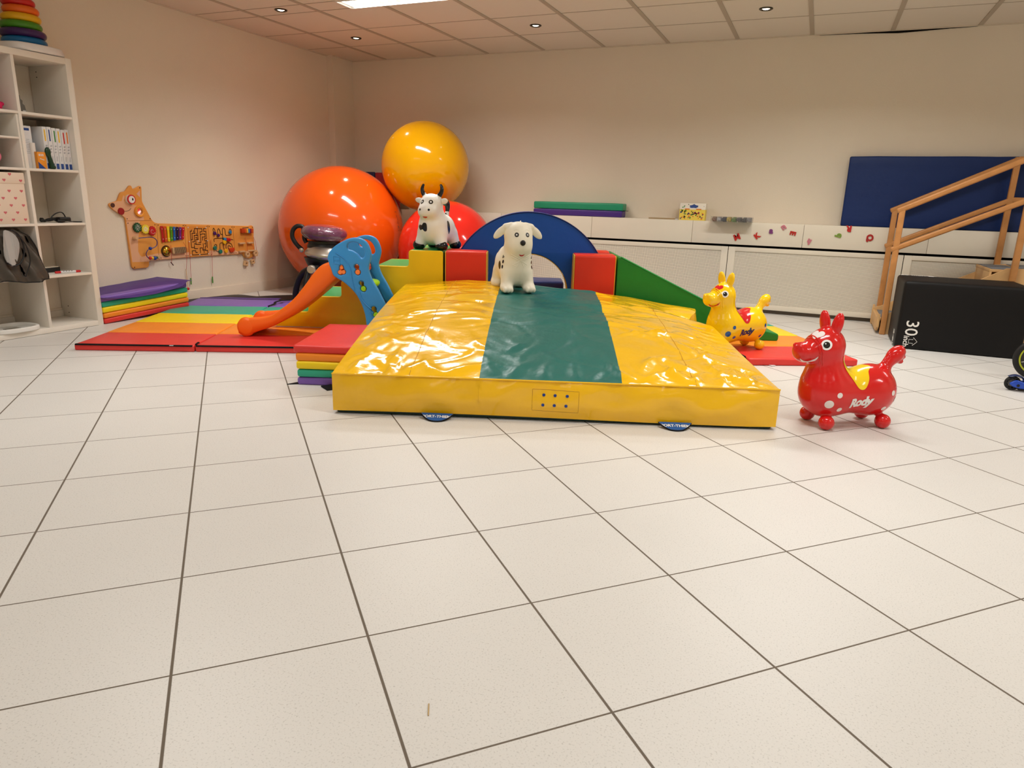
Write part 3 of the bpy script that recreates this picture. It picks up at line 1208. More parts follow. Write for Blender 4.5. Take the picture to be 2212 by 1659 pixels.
# purple-topped stack beside the shelf, long side along the left wall
t = stack_mat('folded rainbow mat with purple on top, stacked against the left wall beside the shelf', (-4.870, 3.572, 0.001), math.radians(88.5), 0.78, 0.378, 0.0400,
              STRIPES, 0.003)
t.rotation_euler = (0, math.radians(-2.7), math.radians(88.5))
bm = nb()
N_ = 16
top = []
for i in range(N_ + 1):
    u = i / N_
    row = []
    for j, v in enumerate((0.0, 0.35, 0.7, 1.0)):
        x = -0.005 + 0.81 * u
        y = 0.385 * (1 - v) - 0.035 * v * (0.8 + 0.4 * u)
        z = 0.2125 + 0.004 * noise.noise(Vector((u * 5, v * 3, 0))) + 0.012 * u * u - (0.05 * max(0, v - 0.85) / 0.15 if u < 0.9 else 0.0) * (1 - 0.75 * abs(2 * u - 1) ** 2)
        row.append(bm.verts.new((x, y, z)))
    top.append(row)
for i in range(N_):
    for j in range(3):
        bm.faces.new([top[i][j], top[i + 1][j], top[i + 1][j + 1], top[i][j + 1]])
bmesh.ops.solidify(bm, geom=bm.faces[:], thickness=0.003)
obj('closing_flap', bm, V_PURPLE, t)

# red-topped stack beside the landing mat
t = stack_mat('folded rainbow mat with red on top, left of the big yellow landing mat', (-2.482, 2.888, 0), math.radians(21.0), 0.322, 0.66, 0.0425,
              STRIPES[::-1], 0.003, dx=(0, 0, 0.0, 0.006, 0.016))
obj('hook_flap', me_bm(prism([[(-0.055, -0.005), (0.02, 0.015), (0.0, 0.06)]], 0.004, 0.0, Matrix.Identity(4), (0, 0.0, 0.002))), V_BLACK, t)
obj('hook_flap', box((0.20, -0.035, 0.004), (0.09, 0.09, 0.006), 0.002, rot=(0, 0.03, -0.9)), V_BLACK, t)

# black rubber mats on the floor in the corner
M_RUB = mat('black_rubber', (24, 23, 26), rough=0.55)
t = thing('floor_mat', 'flat black rubber mat on the tiles under the round stool', 'floor mat', (-4.62, 5.55, 0), group='black rubber mats')
obj('mat', me_bm(prism([catmull([(-0.28, -0.45), (0.62, -0.32), (0.72, 0.2), (0.25, 0.34), (-0.3, -0.2)], 6, True)], 0.012, 0.004, Matrix.Identity(4), (0, 0, 0.006))), M_RUB, t)
t = thing('floor_mat', 'flat black rubber mat showing behind the purple end of the left rainbow mat', 'floor mat', (-5.0, 4.92, 0), group='black rubber mats')
obj('mat', me_bm(prism([catmull([(-0.23, -0.52), (0.06, -0.48), (0.36, 0.16), (0.05, 0.26), (-0.16, 0.17)], 6, True)], 0.03, 0.008, Matrix.Identity(4), (0, 0, 0.015))), M_RUB, t)

# ------------------------------------------------------------------ exercise balls
def ball(label, c, r, col, rz=0.0):
    t = thing('exercise_ball', label, 'exercise ball', (c[0], c[1], c[2] - r), rz, 'big exercise balls')
    bm = nb()
    add_sphere(bm, (0, 0, r), r, 96, 56)
    for v in bm.verts:                      # barely squashed where it sits
        v.co.z = max(v.co.z, 0.0)
    m = mat('ball_rubber', col, rough=0.12, spec=0.5, vary=0.02, vscale=2, coat=0.25, coat_rough=0.06)
    o = obj('body', bm, m, t, angle=180)
    d = Vector((-0.42, -0.72, 0.58)).normalized()
    bm = nb()
    q = d.to_track_quat('Z', 'Y').to_matrix()
    add_lathe(bm, [(0.0, 0.004), (0.006, 0.004), (0.008, 0.001), (0.011, 0.002), (0.013, -0.002)], 18, d * r + Vector((0, 0, r)), 0, q)
    obj('valve_plug', bm, mat('valve_plastic', tuple(min(255, int(c_ * 0.6 + 90)) for c_ in col), rough=0.4), t)
    return t, o


t, o = ball('very large glossy orange exercise ball in the corner', (-4.61, 6.185, 0.643), 0.643, (242, 92, 16))
# faint dark scrawl on its right side
bm = nb()
add_sphere(bm, (0, 0, 0.643), 0.643, 64, 40)
bv = bvh_of(bm)
bm2 = nb()
dd = Vector((0.93, 0.14, 0.16)).normalized()
for k_ in range(7):
    zz = 0.09 - 0.028 * k_
    pts = [(-0.02 + 0.008 * math.sin(k_ * 3), zz), (0.018, zz + 0.006 * math.cos(k_ * 2)), (0.012, zz - 0.016), (-0.012, zz - 0.012)]
    ol = []
    path = catmull([(a, b) for a, b in pts], 4)
    for i in range(len(path) - 1):
        (x1, y1), (x2, y2) = path[i], path[i + 1]
        dx_, dy_ = x2 - x1, y2 - y1
        L_ = math.hypot(dx_, dy_) + 1e-9
        nx_, ny_ = -dy_ / L_ * 0.0018, dx_ / L_ * 0.0018
        lay(bm2, bv, ([(x1 + nx_, y1 + ny_), (x2 + nx_, y2 + ny_), (x2 - nx_, y2 - ny_), (x1 - nx_, y1 - ny_)], [(0, 1, 2, 3)]),
            Vector((0, 0, 0.643)) + dd * 0.643, dd, off=0.0012)
bm.free()
obj('scrawl', bm2, M_BLK_INK, t, normals=False)
ball('large glossy yellow exercise ball resting on top of the other two', (-3.845, 6.615, 1.303), 0.454, (238, 172, 0))
ball('glossy red exercise ball beneath the yellow one, behind the cow', (-3.39, 6.25, 0.487), 0.483, (218, 38, 28))
# dark folded mats standing behind the balls
t = thing('standing_mat', 'dark navy mat standing upright behind the orange ball', 'gym mat', (-4.935, 7.055, 0), group='mats standing behind the balls')
obj('panel', box((0, 0, 0.63), (0.335, 0.04, 1.26), 0.015, 3), vinyl('vinyl_navy', (30, 34, 74)), t)
t = thing('standing_mat', 'dark red mat standing upright between the orange and yellow balls', 'gym mat', (-4.60, 7.055, 0), group='mats standing behind the balls')
obj('panel', box((0, 0, 0.627), (0.32, 0.04, 1.254), 0.015, 3), vinyl('vinyl_maroon', (150, 26, 38)), t)

# ------------------------------------------------------------------ foam climbing set (steps, bridge posts, arch, ramp)
V_SYEL = vinyl('foam_yellow', (240, 196, 12))
V_SGRN = vinyl('foam_green', (46, 156, 84))
V_RGRN = vinyl('foam_dark_green', (30, 128, 44))
V_SRED = vinyl('foam_red', (216, 50, 26))
V_SBLUE = vinyl('foam_blue', (14, 72, 158))
V_TAN = vinyl('foam_tan', (214, 168, 52))
V_PIPEB = mat('piping_navy', (8, 28, 96), rough=0.35)
AX0 = Vector((-3.596, 3.985, 0.0))
RZ = math.atan2(1.411, 3.432)


def foam(name, label, cat, x0, n0=0.0, z0=0.0):
    d = Vector((math.cos(RZ), math.sin(RZ), 0))
    n = Vector((-math.sin(RZ), math.cos(RZ), 0))
    p = AX0 + d * x0 + n * n0
    return thing(name, label, cat, (p.x, p.y, z0), RZ)


def rounded(poly, r, seg=4):
    """round the corners of a closed outline"""
    out = []
    n = len(poly)
    for i in range(n):
        a, b, c = Vector(poly[i - 1]), Vector(poly[i]), Vector(poly[(i + 1) % n])
        u, v = (a - b), (c - b)
        k_ = min(r, u.length * 0.45, v.length * 0.45)
        p, q = b + u.normalized() * k_, b + v.normalized() * k_
        for s in range(seg + 1):
            w_ = s / seg
            out.append(tuple((p * (1 - w_) + b * w_) * (1 - w_) + (b * (1 - w_) + q * w_) * w_))
    return out


# five-step stair
t = foam('foam_steps', 'yellow sided foam staircase with green treads behind the slide', 'foam steps', 0.0, 0.0, 0.041)
st = 0.248
lev = [0.118, 0.235, 0.353, 0.471, 0.588]
prof = [(0, 0)]
for i in range(5):
    prof += [(i * st, lev[i]), ((i + 1) * st, lev[i])]
prof += [(5 * st, 0)]
prof = rounded(prof, 0.022)
DEP = 0.60
obj('side_face', me_bm(prism([prof], 0.028, 0.006, AX_XZ, (0, 0.014, 0))), V_SYEL, t)
obj('side_face', me_bm(prism([prof], 0.028, 0.006, AX_XZ, (0, DEP - 0.014, 0))), V_SYEL, t)
cx_ = sum(p[0] for p in prof) / len(prof)
obj('tread_cover', me_bm(prism([prof], DEP - 0.05, 0.0, AX_XZ, (0, DEP / 2, 0))), V_SGRN, t)
bm = nb()
add_tube(bm, [(0.0, -0.002, 0.004), (0.9, -0.002, 0.004)], 0.003, 6)
obj('zip', bm, M_GREY, t)

# bridge posts: red covers with yellow ends
for x0, wd, lb in ((1.256, 0.30, 'red foam block left of the dog, between the steps and the blue arch'),
                   (2.186, 0.30, 'red foam block right of the blue arch, beside the green ramp')):
    t = foam('foam_block', lb, 'foam block', x0, 0.0, 0.02)
    t['group'] = 'red foam posts'
    hh_ = 0.612
    y0 = 0.0
    yprof = rounded([(0, 0), (0, hh_), (0.205, hh_), (0.205, 0)], 0.022)
    obj('cover', me_bm(prism([yprof], wd - 0.01, 0.004, AX_YZ, (wd / 2, 0, 0))), V_SRED, t)
    small = rounded([(0.004, 0), (0.004, hh_ - 0.004), (0.201, hh_ - 0.004), (0.201, 0)], 0.022)
    obj('end_face', me_bm(prism([small], 0.008, 0.003, AX_YZ, (0.002, 0, 0))), V_TAN, t)
    obj('end_face', me_bm(prism([small], 0.008, 0.003, AX_YZ, (wd - 0.002, 0, 0))), V_TAN, t)
for x0, wd, lb in ((1.26, 0.30, 'red foam block standing behind the arch on its left side'),
                   (2.19, 0.295, 'red foam block standing behind the arch on its right side')):
    t = foam('foam_block', lb, 'foam block', x0, 0.405, 0.02)
    t['group'] = 'red foam posts'
    yprof = rounded([(0, 0), (0, 0.61), (0.195, 0.61), (0.195, 0)], 0.022)
    obj('cover', me_bm(prism([yprof], wd, 0.006, AX_YZ, (wd / 2, 0, 0))), V_SRED, t)
# arch slab between them
t = foam('foam_arch', 'big blue foam arch standing between the red blocks', 'foam arch', 1.862, 0.21, 0.02)
Rc = 0.292
ro, ri = 0.605, 0.302
outl = [(ro, 0)] + [(ro * math.cos(a), Rc + ro * math.sin(a)) for a in np.linspace(0, PI, 64)] + [(-ro, 0)] \
    + [(-ri, 0)] + [(ri * math.cos(a), Rc + ri * math.sin(a)) for a in np.linspace(PI, 0, 48)] + [(ri, 0)]
obj('slab', me_bm(prism([outl], 0.19, 0.006, AX_XZ, (0, 0.095, 0))), V_SBLUE, t)
rim = [(ri - 0.0015, 0)] + [((ri - 0.0015) * math.cos(a), Rc + (ri - 0.0015) * math.sin(a)) for a in np.linspace(0, PI, 48)] + [(-ri + 0.0015, 0)] \
    + [(-ri + 0.006, 0)] + [((ri - 0.006) * math.cos(a), Rc + (ri - 0.006) * math.sin(a)) for a in np.linspace(PI, 0, 48)] + [(ri - 0.006, 0)]
obj('inner_lining', me_bm(prism([rim], 0.18, 0.0, AX_XZ, (0, 0.095, 0))), V_TAN, t)
pp = [((ro - 0.004) * math.cos(a), 0.0, Rc + (ro - 0.004) * math.sin(a)) for a in np.linspace(0, PI, 64)]
obj('piping', tube(pp, 0.0045, 8), V_PIPEB, t)
# navy plank low behind the arch
t = foam('foam_plank', 'low navy foam block on the floor seen through the blue arch', 'foam block', 1.56, 0.70, 0.0)
obj('cover', soft_box(0.60, 0.3, 0.355, 0.02, 0.003), vinyl('vinyl_slate', (38, 52, 104)), t)
# ramp
t = foam('foam_ramp', 'long green foam ramp sloping down to the right', 'foam ramp', 2.498, 0.0, 0.047)
rp_ = rounded([(0, 0), (0, 0.582), (1.10, 0.075), (1.215, 0.052), (1.215, 0)], 0.018)
obj('wedge', me_bm(prism([rp_], DEP, 0.008, AX_XZ, (0, DEP / 2, 0))), V_RGRN, t)
obj('piping', tube([(0.02, 0.001, 0.577), (0.6, 0.001, 0.305), (1.095, 0.001, 0.077)], 0.005, 8), V_SGRN, t)

# ------------------------------------------------------------------ big landing mat
LM0 = Vector((-1.997, 2.563, 0.0))
LMR = math.atan2(0.358, 0.934)
LW, LL = 2.072, 1.86
BX = [0, 0.25, 0.45, 0.62, 0.9, 1.34, 1.6, 1.85, 2.072]
BZ = [0.392, 0.421, 0.436, 0.431, 0.415, 0.380, 0.352, 0.312, 0.284]
random.seed(11)
CRE = []
for k_ in range(210):                      # creases: start, direction, length, width, height
    d_, n_ = random.uniform(0.03, LW - 0.03), random.uniform(0.02, LL - 0.05)
    near = n_ < 0.7
    ang = random.choice([PI / 2, PI / 2 + 0.5, PI / 2 - 0.55, PI / 2 + 0.9]) + random.uniform(-0.3, 0.3) if near else random.uniform(-0.35, 0.35)
    CRE.append((d_, n_, math.cos(ang), math.sin(ang), random.uniform(0.07, 0.26), random.uniform(0.010, 0.024), random.uniform(0.003, 0.0095) * random.choice([1, 1, -1])))
for k_ in range(16):                       # fan creases rising from the front seam
    d_ = 0.12 + 1.85 * k_ / 15 + random.uniform(-0.04, 0.04)
    CRE.append((d_, 0.06, math.cos(PI / 2 + 0.7 * math.sin(k_ * 2.7)), math.sin(PI / 2 + 0.7 * math.sin(k_ * 2.7)), 0.18, 0.022, 0.012))
CREA = np.array(CRE)


def mat_z(d, n):
    t_ = min(max(n / LL, 0.0), 1.0)
    zb = float(np.interp(d, BX, BZ))
    p1 = 1 - (1 - t_) ** (1.5 + 0.25 * min(1, d / 0.4))
    p2 = t_ ** 1.25
    w_ = min(max((d - 1.68) / 0.39, 0), 1)
    w_ = w_ * w_ * (3 - 2 * w_)
    z = 0.195 + (zb - 0.195) * (p1 * (1 - w_) + p2 * w_)
    ex = min(d, LW - d)
    z += (0.016 + 0.022 * max(0.0, d / LW - 0.4)) * math.sin(PI * t_ ** 0.8) * math.sin(PI * min(max(d / LW, 0), 1))
    # pocket sunk into the far right side
    z -= 0.06 * math.exp(-((d - 1.98) / 0.14) ** 2 - ((n - 1.52) / 0.10) ** 2)
    z += 0.018 * math.exp(-((d - 1.85) / 0.2) ** 2 - ((n - 1.33) / 0.09) ** 2)
    z -= 0.02 * math.exp(-((d - 1.36) / 0.10) ** 2 - ((n - 1.18) / 0.07) ** 2)
    return z


def mat_crease(d, n):
    dx_, dy_ = d - CREA[:, 0], n - CREA[:, 1]
    a = dx_ * CREA[:, 2] + dy_ * CREA[:, 3]
    b = -dx_ * CREA[:, 3] + dy_ * CREA[:, 2] + 0.35 * a * a / CREA[:, 4] * np.sign(CREA[:, 6])
    w_ = np.clip(1 - (a / CREA[:, 4]) ** 2, 0, 1)
    g = CREA[:, 6] * w_ * np.exp(-(b / (CREA[:, 5] * (0.5 + 0.5 * w_))) ** 2)
    boost = 1.0 + 0.8 * min(max((d - 1.3) / 0.1, 0), 1) * min(max((0.95 - n) / 0.2, 0), 1)
    return float(g.sum()) * boost


def mat_pt(d, n):
    edge = min(1.0, min(d, LW - d, n, LL - n + 0.03) / 0.05)
    nn = noise.noise(Vector((d * 3.1, n * 3.1, 4.0))) * 0.008 + noise.noise(Vector((d * 9, n * 9, 1.0))) * 0.0035
    z = mat_z(d, n) + (mat_crease(d, n) + nn) * max(0.0, edge)
    # the top seams pull in a little between the corners
    xx = d
    if n > 1.1:
        xx = d - 0.10 * max(0, (d - 1.75) / 0.32) * math.exp(-((n - 1.55) / 0.16) ** 2)
    return (xx, n, z)


M_PVC_Y = mat('pvc_yellow', (246, 190, 6), rough=0.17, spec=0.5, bump=(5.0, 0.55, 0.02), coat=0.6, coat_rough=0.12, vary=0.03, vscale=3)
M_PVC_G = mat('pvc_green', (32, 104, 96), rough=0.36, spec=0.5, bump=(7.0, 0.5, 0.02), vary=0.04, vscale=3)
M_STITCH = mat('stitching', (196, 142, 4), rough=0.6)
t = thing('landing_mat', 'huge glossy yellow landing mat with a dark green centre strip', 'landing mat', LM0, LMR)
D0, D1 = 0.69, 1.352
ND, NN = 120, 110
ds = sorted(set([LW * i / ND for i in range(ND + 1)] + [D0, D1]))
ns = [LL * j / NN for j in range(NN + 1)]
P_ = [[mat_pt(d, n) for n in ns] for d in ds]
SIDE = 10


def side_pts(top, outw, k_, e_=1.0):
    """a wall strip falling from a top-seam point; slight belly and ripples"""
    q = []
    for s in range(SIDE + 1):
        v = s / SIDE
        b = 0.016 * math.sin(PI * v) + 0.006 * math.sin(k_ * 9 + v * 2.5) * math.sin(PI * v) + 0.012 * noise.noise(Vector((k_ * 2.6, v * 2.2, 8))) * math.sin(PI * v)
        b *= e_ * (0.4 if outw[0] < 0 else 1.0)
        b -= e_ * 0.006 * max(0.0, 1 - v / 0.45) * max(0.0, math.sin(k_ * 13.0 + 5 * v)) ** 6
        z = top[2] * (1 - v) + (0.017 + 0.004 * math.sin(k_ * 1.4) * e_) * v
        q.append((top[0] + outw[0] * b, top[1] + outw[1] * b, z))
    return q


bm = nb()
bmc = nb()
for i in range(len(ds) - 1):
    tgt = bmc if (ds[i] >= D0 - 1e-6 and ds[i + 1] <= D1 + 1e-6) else bm
    for j in range(len(ns) - 1):
        add_faces(tgt, [P_[i][j], P_[i + 1][j], P_[i + 1][j + 1], P_[i][j + 1]], [(0, 1, 2, 3)])


def strip(ps, outw):
    M_ = len(ps) - 1
    cols = [side_pts(p, outw, k_ * 4.0 / len(ps), min(1.0, min(k_, M_ - k_) / 7.0)) for k_, p in enumerate(ps)]
    for a, b in zip(cols[:-1], cols[1:]):
        for s in range(SIDE):
            add_faces(bm, [a[s], b[s], b[s + 1], a[s + 1]], [(0, 1, 2, 3)])


strip([P_[i][0] for i in range(len(ds))], (0, -1))
strip([P_[i][-1] for i in range(len(ds))], (0, 1))
strip([P_[0][j] for j in range(len(ns))], (-1, 0))
strip([P_[-1][j] for j in range(len(ns))], (1, 0))
bmesh.ops.remove_doubles(bm, verts=bm.verts[:], dist=0.0006)
bmesh.ops.remove_doubles(bmc, verts=bmc.verts[:], dist=0.0006)
obj('cover', bm, M_PVC_Y, t, angle=50)
tag(obj('centre_strip', bmc, M_PVC_G, t, angle=60), 'dark green centre strip')
obj('underside', box((LW / 2, LL / 2, 0.0125), (LW - 0.03, LL - 0.03, 0.022), 0.006), mat('pvc_dark_green', (10, 44, 34), rough=0.4), t)
for lst in ([P_[i][0] for i in range(0, len(ds), 2)], [P_[i][0] for i in range(0, 1)]):
    if len(lst) > 3:
        obj('seam_welt', tube([(p[0], p[1] - 0.002, p[2] + 0.001) for p in lst], 0.004, 6), M_PVC_Y, t)
for dd_ in (0.37, 1.70):
    ii = min(range(len(ds)), key=lambda i: abs(ds[i] - dd_))
    obj('stitch_line', tube([(p[0], p[1], p[2] + 0.0002) for p in P_[ii][::2]], 0.0016, 5), M_STITCH, t)
# vent panel with six blue eyelets
M_RIVET = mat('eyelet_blue', (40, 70, 150), rough=0.3, metal=0.3)
Mr = Matrix.Rotation(PI / 2, 3, 'X')
def front_y(d, z):
    i = min(range(len(ds)), key=lambda q: abs(ds[q] - d))
    M_ = len(ds) - 1
    col = side_pts(P_[i][0], (0, -1), i * 4.0 / len(ds), min(1.0, min(i, M_ - i) / 7.0))
    zs = [p[2] for p in col][::-1]
    return float(np.interp(z, zs, [p[1] for p in col][::-1]))


for k_, (dx_, dz_) in enumerate([(-0.052, 0.024), (0.0, 0.024), (0.056, 0.024), (-0.055, -0.022), (-0.002, -0.022), (0.052, -0.022)]):
    obj('eyelet', add_lathe(nb(), [(0.0, 0.002), (0.003, 0.002), (0.0045, 0.004), (0.0065, 0.003), (0.0075, 0)], 18, M=Mr), M_RIVET, t,
        loc=(1.045 + dx_, front_y(1.045 + dx_, 0.108 + dz_) - 0.0005, 0.108 + dz_))
fr = [(0.94, 0.058), (1.155, 0.052), (1.155, 0.155), (0.94, 0.158)]
frp = []
for (xa, za), (xb, zb_) in zip(fr, fr[1:] + fr[:1]):
    frp += [(xa + (xb - xa) * q / 8, za + (zb_ - za) * q / 8) for q in range(8)]
obj('vent_stitching', tube([(x, front_y(x, z), z) for x, z in frp], 0.0012, 5, closed=True), M_STITCH, t)
# blue carrying loops under the front edge
M_TAG = mat('strap_blue', (24, 84, 150), rough=0.6)
for dd_, w_ in ((0.497, 0.150), (1.605, 0.150)):
    bm = nb()
    K = 20
    for i in range(K):
        def pt(s, v):
            y_ = -0.012 - 0.058 * math.sin(PI * s) ** 0.8 * v
            z_ = 0.022 - (0.0215 - 0.0) * math.sin(PI * s) ** 0.7 * v + 0.0015
            return (dd_ + (s - 0.5) * w_, y_, max(z_, 0.0025))
        a, b = i / K, (i + 1) / K
        add_faces(bm, [pt(a, 0), pt(b, 0), pt(b, 1), pt(a, 1)], [(0, 1, 2, 3)])
    bmesh.ops.remove_doubles(bm, verts=bm.verts[:], dist=1e-5)
    bmesh.ops.solidify(bm, geom=bm.faces[:], thickness=0.002)
    strap = obj('carry_strap', bm, M_TAG, t)
    obj('strap_edge', tube([(dd_ + (s - 0.5) * w_, -0.012 - 0.059 * math.sin(PI * s) ** 0.8, max(0.0225 - 0.0215 * math.sin(PI * s) ** 0.7, 0.0035)) for s in np.linspace(0, 1, 24)], 0.0035, 6), V_BLACK, strap)
    tp, tf = fine2d(text_mesh('SPORT-THIEME', 0.0235, 0, bold=0.0007), 0.005)
    tv = []
    for x_, y_ in tp:
        sn = math.sin(PI * min(max(x_ / w_ + 0.5, 0.02), 0.98))
        v_ = min((0.026 - y_) / (0.058 * sn ** 0.8), 1.0)
        tv.append((dd_ + x_, -0.012 - 0.058 * sn ** 0.8 * v_, 0.0235 - 0.0215 * sn ** 0.7 * v_ + 0.0032))
    bm = nb()
    add_faces(bm, tv, tf)
    obj('lettering', bm, M_WHITE_INK, strap)

# ------------------------------------------------------------------ toddler slide
M_SLBLUE = mat('slide_blue', (58, 148, 214), rough=0.36, spec=0.45)
M_SLORG = mat('slide_orange', (252, 112, 22), rough=0.38, spec=0.45)
M_SLGRN = mat('slide_lime', (156, 212, 24), rough=0.38, spec=0.45)
M_SLPEG = mat('slide_peg', (255, 138, 62), rough=0.4)
M_SLRISER = mat('slide_riser', (24, 84, 120), rough=0.45)
SLR = math.radians(22.3)
SL = thing('toddler_slide', 'small blue toddler slide with an orange chute and lime green steps', 'slide', (-3.495, 3.573, 0.0415), SLR)
Z0 = 0.0415


def zz_(p):
    return [(a, b - Z0) for a, b in p]


PANEL = catmull(zz_([(0.583, 0.592), (0.596, 0.63), (0.633, 0.67), (0.69, 0.706), (0.742, 0.727), (0.790, 0.730), (0.828, 0.718), (0.855, 0.690), (0.872, 0.645),
                     (0.874, 0.610), (0.864, 0.570), (0.855, 0.535), (0.861, 0.500), (0.880, 0.452), (0.912, 0.397), (0.945, 0.331), (0.985, 0.245), (1.010, 0.13)]), 5)
PANEL += zz_([(1.026, 0.052), (1.016, 0.042), (0.838, 0.042), (0.832, 0.052)])
PANEL += catmull(zz_([(0.833, 0.10), (0.830, 0.165), (0.822, 0.225), (0.801, 0.292), (0.769, 0.353), (0.731, 0.397), (0.687, 0.435), (0.648, 0.458), (0.618, 0.480),
                      (0.606, 0.516), (0.594, 0.548)]), 5)
HOLE = catmull(zz_([(0.718, 0.674), (0.731, 0.695), (0.765, 0.701), (0.797, 0.691), (0.822, 0.664), (0.833, 0.627), (0.826, 0.606), (0.806, 0.600), (0.783, 0.625), (0.75, 0.646), (0.724, 0.653)]), 4, True)


def circ2(c, r, n=20, sx=1.0):
    return [(c[0] + r * sx * math.cos(2 * PI * i / n), c[1] - Z0 + r * math.sin(2 * PI * i / n)) for i in range(n)]


def keyhole(c1, r1, c2, r2):
    """outline of two overlapping round holes"""
    a, b = Vector(c1), Vector(c2)
    d = (b - a).normalized()
    ang = math.atan2(d.y, d.x)
    p = []
    for i in range(15):
        t_ = ang + math.radians(42) + math.radians(276) * i / 14
        p.append((a.x + r1 * math.cos(t_), a.y - Z0 + r1 * math.sin(t_)))
    for i in range(15):
        t_ = ang + PI + math.radians(42) + math.radians(276) * i / 14
        p.append((b.x + r2 * math.cos(t_), b.y - Z0 + r2 * math.sin(t_)))
    return p


K1 = keyhole((0.805, 0.431), 0.0165, (0.818, 0.396), 0.0195)
K2 = keyhole((0.884, 0.260), 0.019, (0.898, 0.222), 0.019)
K3 = keyhole((0.776, 0.540), 0.017, (0.783, 0.505), 0.019)
TRE = catmull([(0.675, 0.549 - Z0), (0.688, 0.541 - Z0), (0.692, 0.522 - Z0), (0.703, 0.508 - Z0), (0.699, 0.494 - Z0), (0.686, 0.490 - Z0), (0.672, 0.484 - Z0), (0.655, 0.487 - Z0),
               (0.651, 0.503 - Z0), (0.660, 0.518 - Z0), (0.661, 0.539 - Z0)], 4, True)
PT = 0.036
YN, YFAR = 0.0, 0.352
for yy in (YN + PT / 2, YFAR - PT / 2 + 0.01):
    pl = obj('side_panel', me_bm(prism([PANEL, HOLE, K1, K2, K3, TRE], PT, 0.010, AX_XZ, (0, yy, 0), 4)), M_SLBLUE, SL, angle=50)
# raised edge and ribs on the near panel, moulded square emblem
rib = catmull([(a, YN - 0.001, b) for a, b in zz_([(0.640, 0.63), (0.70, 0.588), (0.735, 0.53), (0.745, 0.46), (0.76, 0.385)])], 8)
obj('moulded_rib', tube(rib, 0.004, 8, flat=0.6), M_SLBLUE, SL)
rib = catmull([(a, YN - 0.001, b) for a, b in zz_([(0.79, 0.38), (0.805, 0.33), (0.835, 0.29), (0.868, 0.262)])], 8)
obj('moulded_rib', tube(rib, 0.006, 8, flat=0.7), M_SLBLUE, SL)
lp = catmull([(a, YN - 0.001, b) for a, b in zz_([(0.862, 0.25), (0.872, 0.21), (0.893, 0.188), (0.917, 0.198), (0.930, 0.225), (0.945, 0.215), (0.968, 0.175)])], 8)
obj('moulded_rib', tube(lp, 0.005, 8, flat=0.7), M_SLBLUE, SL)
sq = [(0.6255, 0.607 - Z0), (0.668, 0.601 - Z0), (0.668, 0.553 - Z0), (0.6255, 0.559 - Z0)]
obj('emblem', tube([(a, YN - 0.0005, b) for a, b in sq], 0.0022, 6, closed=True), M_SLBLUE, SL)
me = text_mesh('step2', 0.017, 0.001, bold=0.0006)
me.transform(Matrix.Translation((0.647, YN - 0.0005, 0.58 - Z0)) @ AX_XZ)
obj('emblem_lettering', me, M_SLBLUE, SL)
# chute: channel section swept down the profile
TOPP = catmull(zz_([(0.640, 0.566), (0.600, 0.566), (0.563, 0.556), (0.523, 0.533), (0.476, 0.484), (0.416, 0.405), (0.332, 0.307), (0.237, 0.232), (0.172, 0.193), (0.086, 0.178), (0.029, 0.173), (-0.020, 0.150), (-0.052, 0.112)]), 4)
BOTP = catmull(zz_([(0.700, 0.47), (0.660, 0.474), (0.632, 0.456), (0.562, 0.392), (0.462, 0.305), (0.35, 0.216), (0.256, 0.156), (0.167, 0.110), (0.095, 0.084), (0.048, 0.066), (0.016, 0.046), (-0.018, 0.042), (-0.048, 0.062)]), 4)
CW = 0.330
YC0 = 0.012
sec = [(0.0, 0.10), (0.0, 0.85), (0.008, 0.96), (0.022, 1.0), (0.036, 0.96), (0.045, 0.82), (0.055, 0.50), (0.085, 0.36), (0.165, 0.33)]
sec = sec + [(CW - a, b) for a, b in sec[::-1][1:]]
sec += [(CW - 0.012, 0.02), (CW - 0.04, 0.0), (0.165, 0.0), (0.04, 0.0), (0.012, 0.02)]
bm = nb()
rings = []
for (tx, tz), (bx, bz) in zip(TOPP, BOTP):
    rings.append([bm.verts.new((bx + (tx - bx) * v, YC0 + a, bz + (tz - bz) * v)) for a, v in sec])
for a, b in zip(rings[:-1], rings[1:]):
    for i in range(len(sec)):
        j = (i + 1) % len(sec)
        bm.faces.new([a[i], a[j], b[j], b[i]])
for r_ in (rings[0], rings[-1]):
    try:
        bm.faces.new(r_)
    except ValueError:
        pass
obj('chute', bm, M_SLORG, SL, angle=75)
# rolled end of each chute wall
for yy in (YC0 + 0.022, YC0 + CW - 0.022):
    bm = nb()
    prof = [(0, -0.026), (0.04, -0.025), (0.058, -0.018), (0.062, 0), (0.058, 0.018), (0.04, 0.025), (0, 0.026)]
    add_lathe(bm, prof, 36, (0.0, yy, 0.109 - Z0 * 1.0), 0, Matrix.Rotation(PI / 2, 3, 'X') @ Matrix.Diagonal((1, 1.08, 1)))
    for v in bm.verts:
        v.co.z = max(v.co.z, 0.0005)
    obj('chute_end', bm, M_SLORG, SL, angle=60)
# pegs that hold the chute and the steps
Mrx = Matrix.Rotation(PI / 2, 3, 'X')


def peg(c, r, m, name, l0=-0.004, l1=0.03):
    bm = nb()
    add_lathe(bm, [(0, l0), (r * 0.8, l0), (r, l0 + 0.004), (r, l1), (0, l1)], 24, (c[0], 0, c[1] - Z0), 0, Matrix(((1, 0, 0), (0, 0, 1), (0, 1, 0))))
    return obj(name, bm, m, SL)


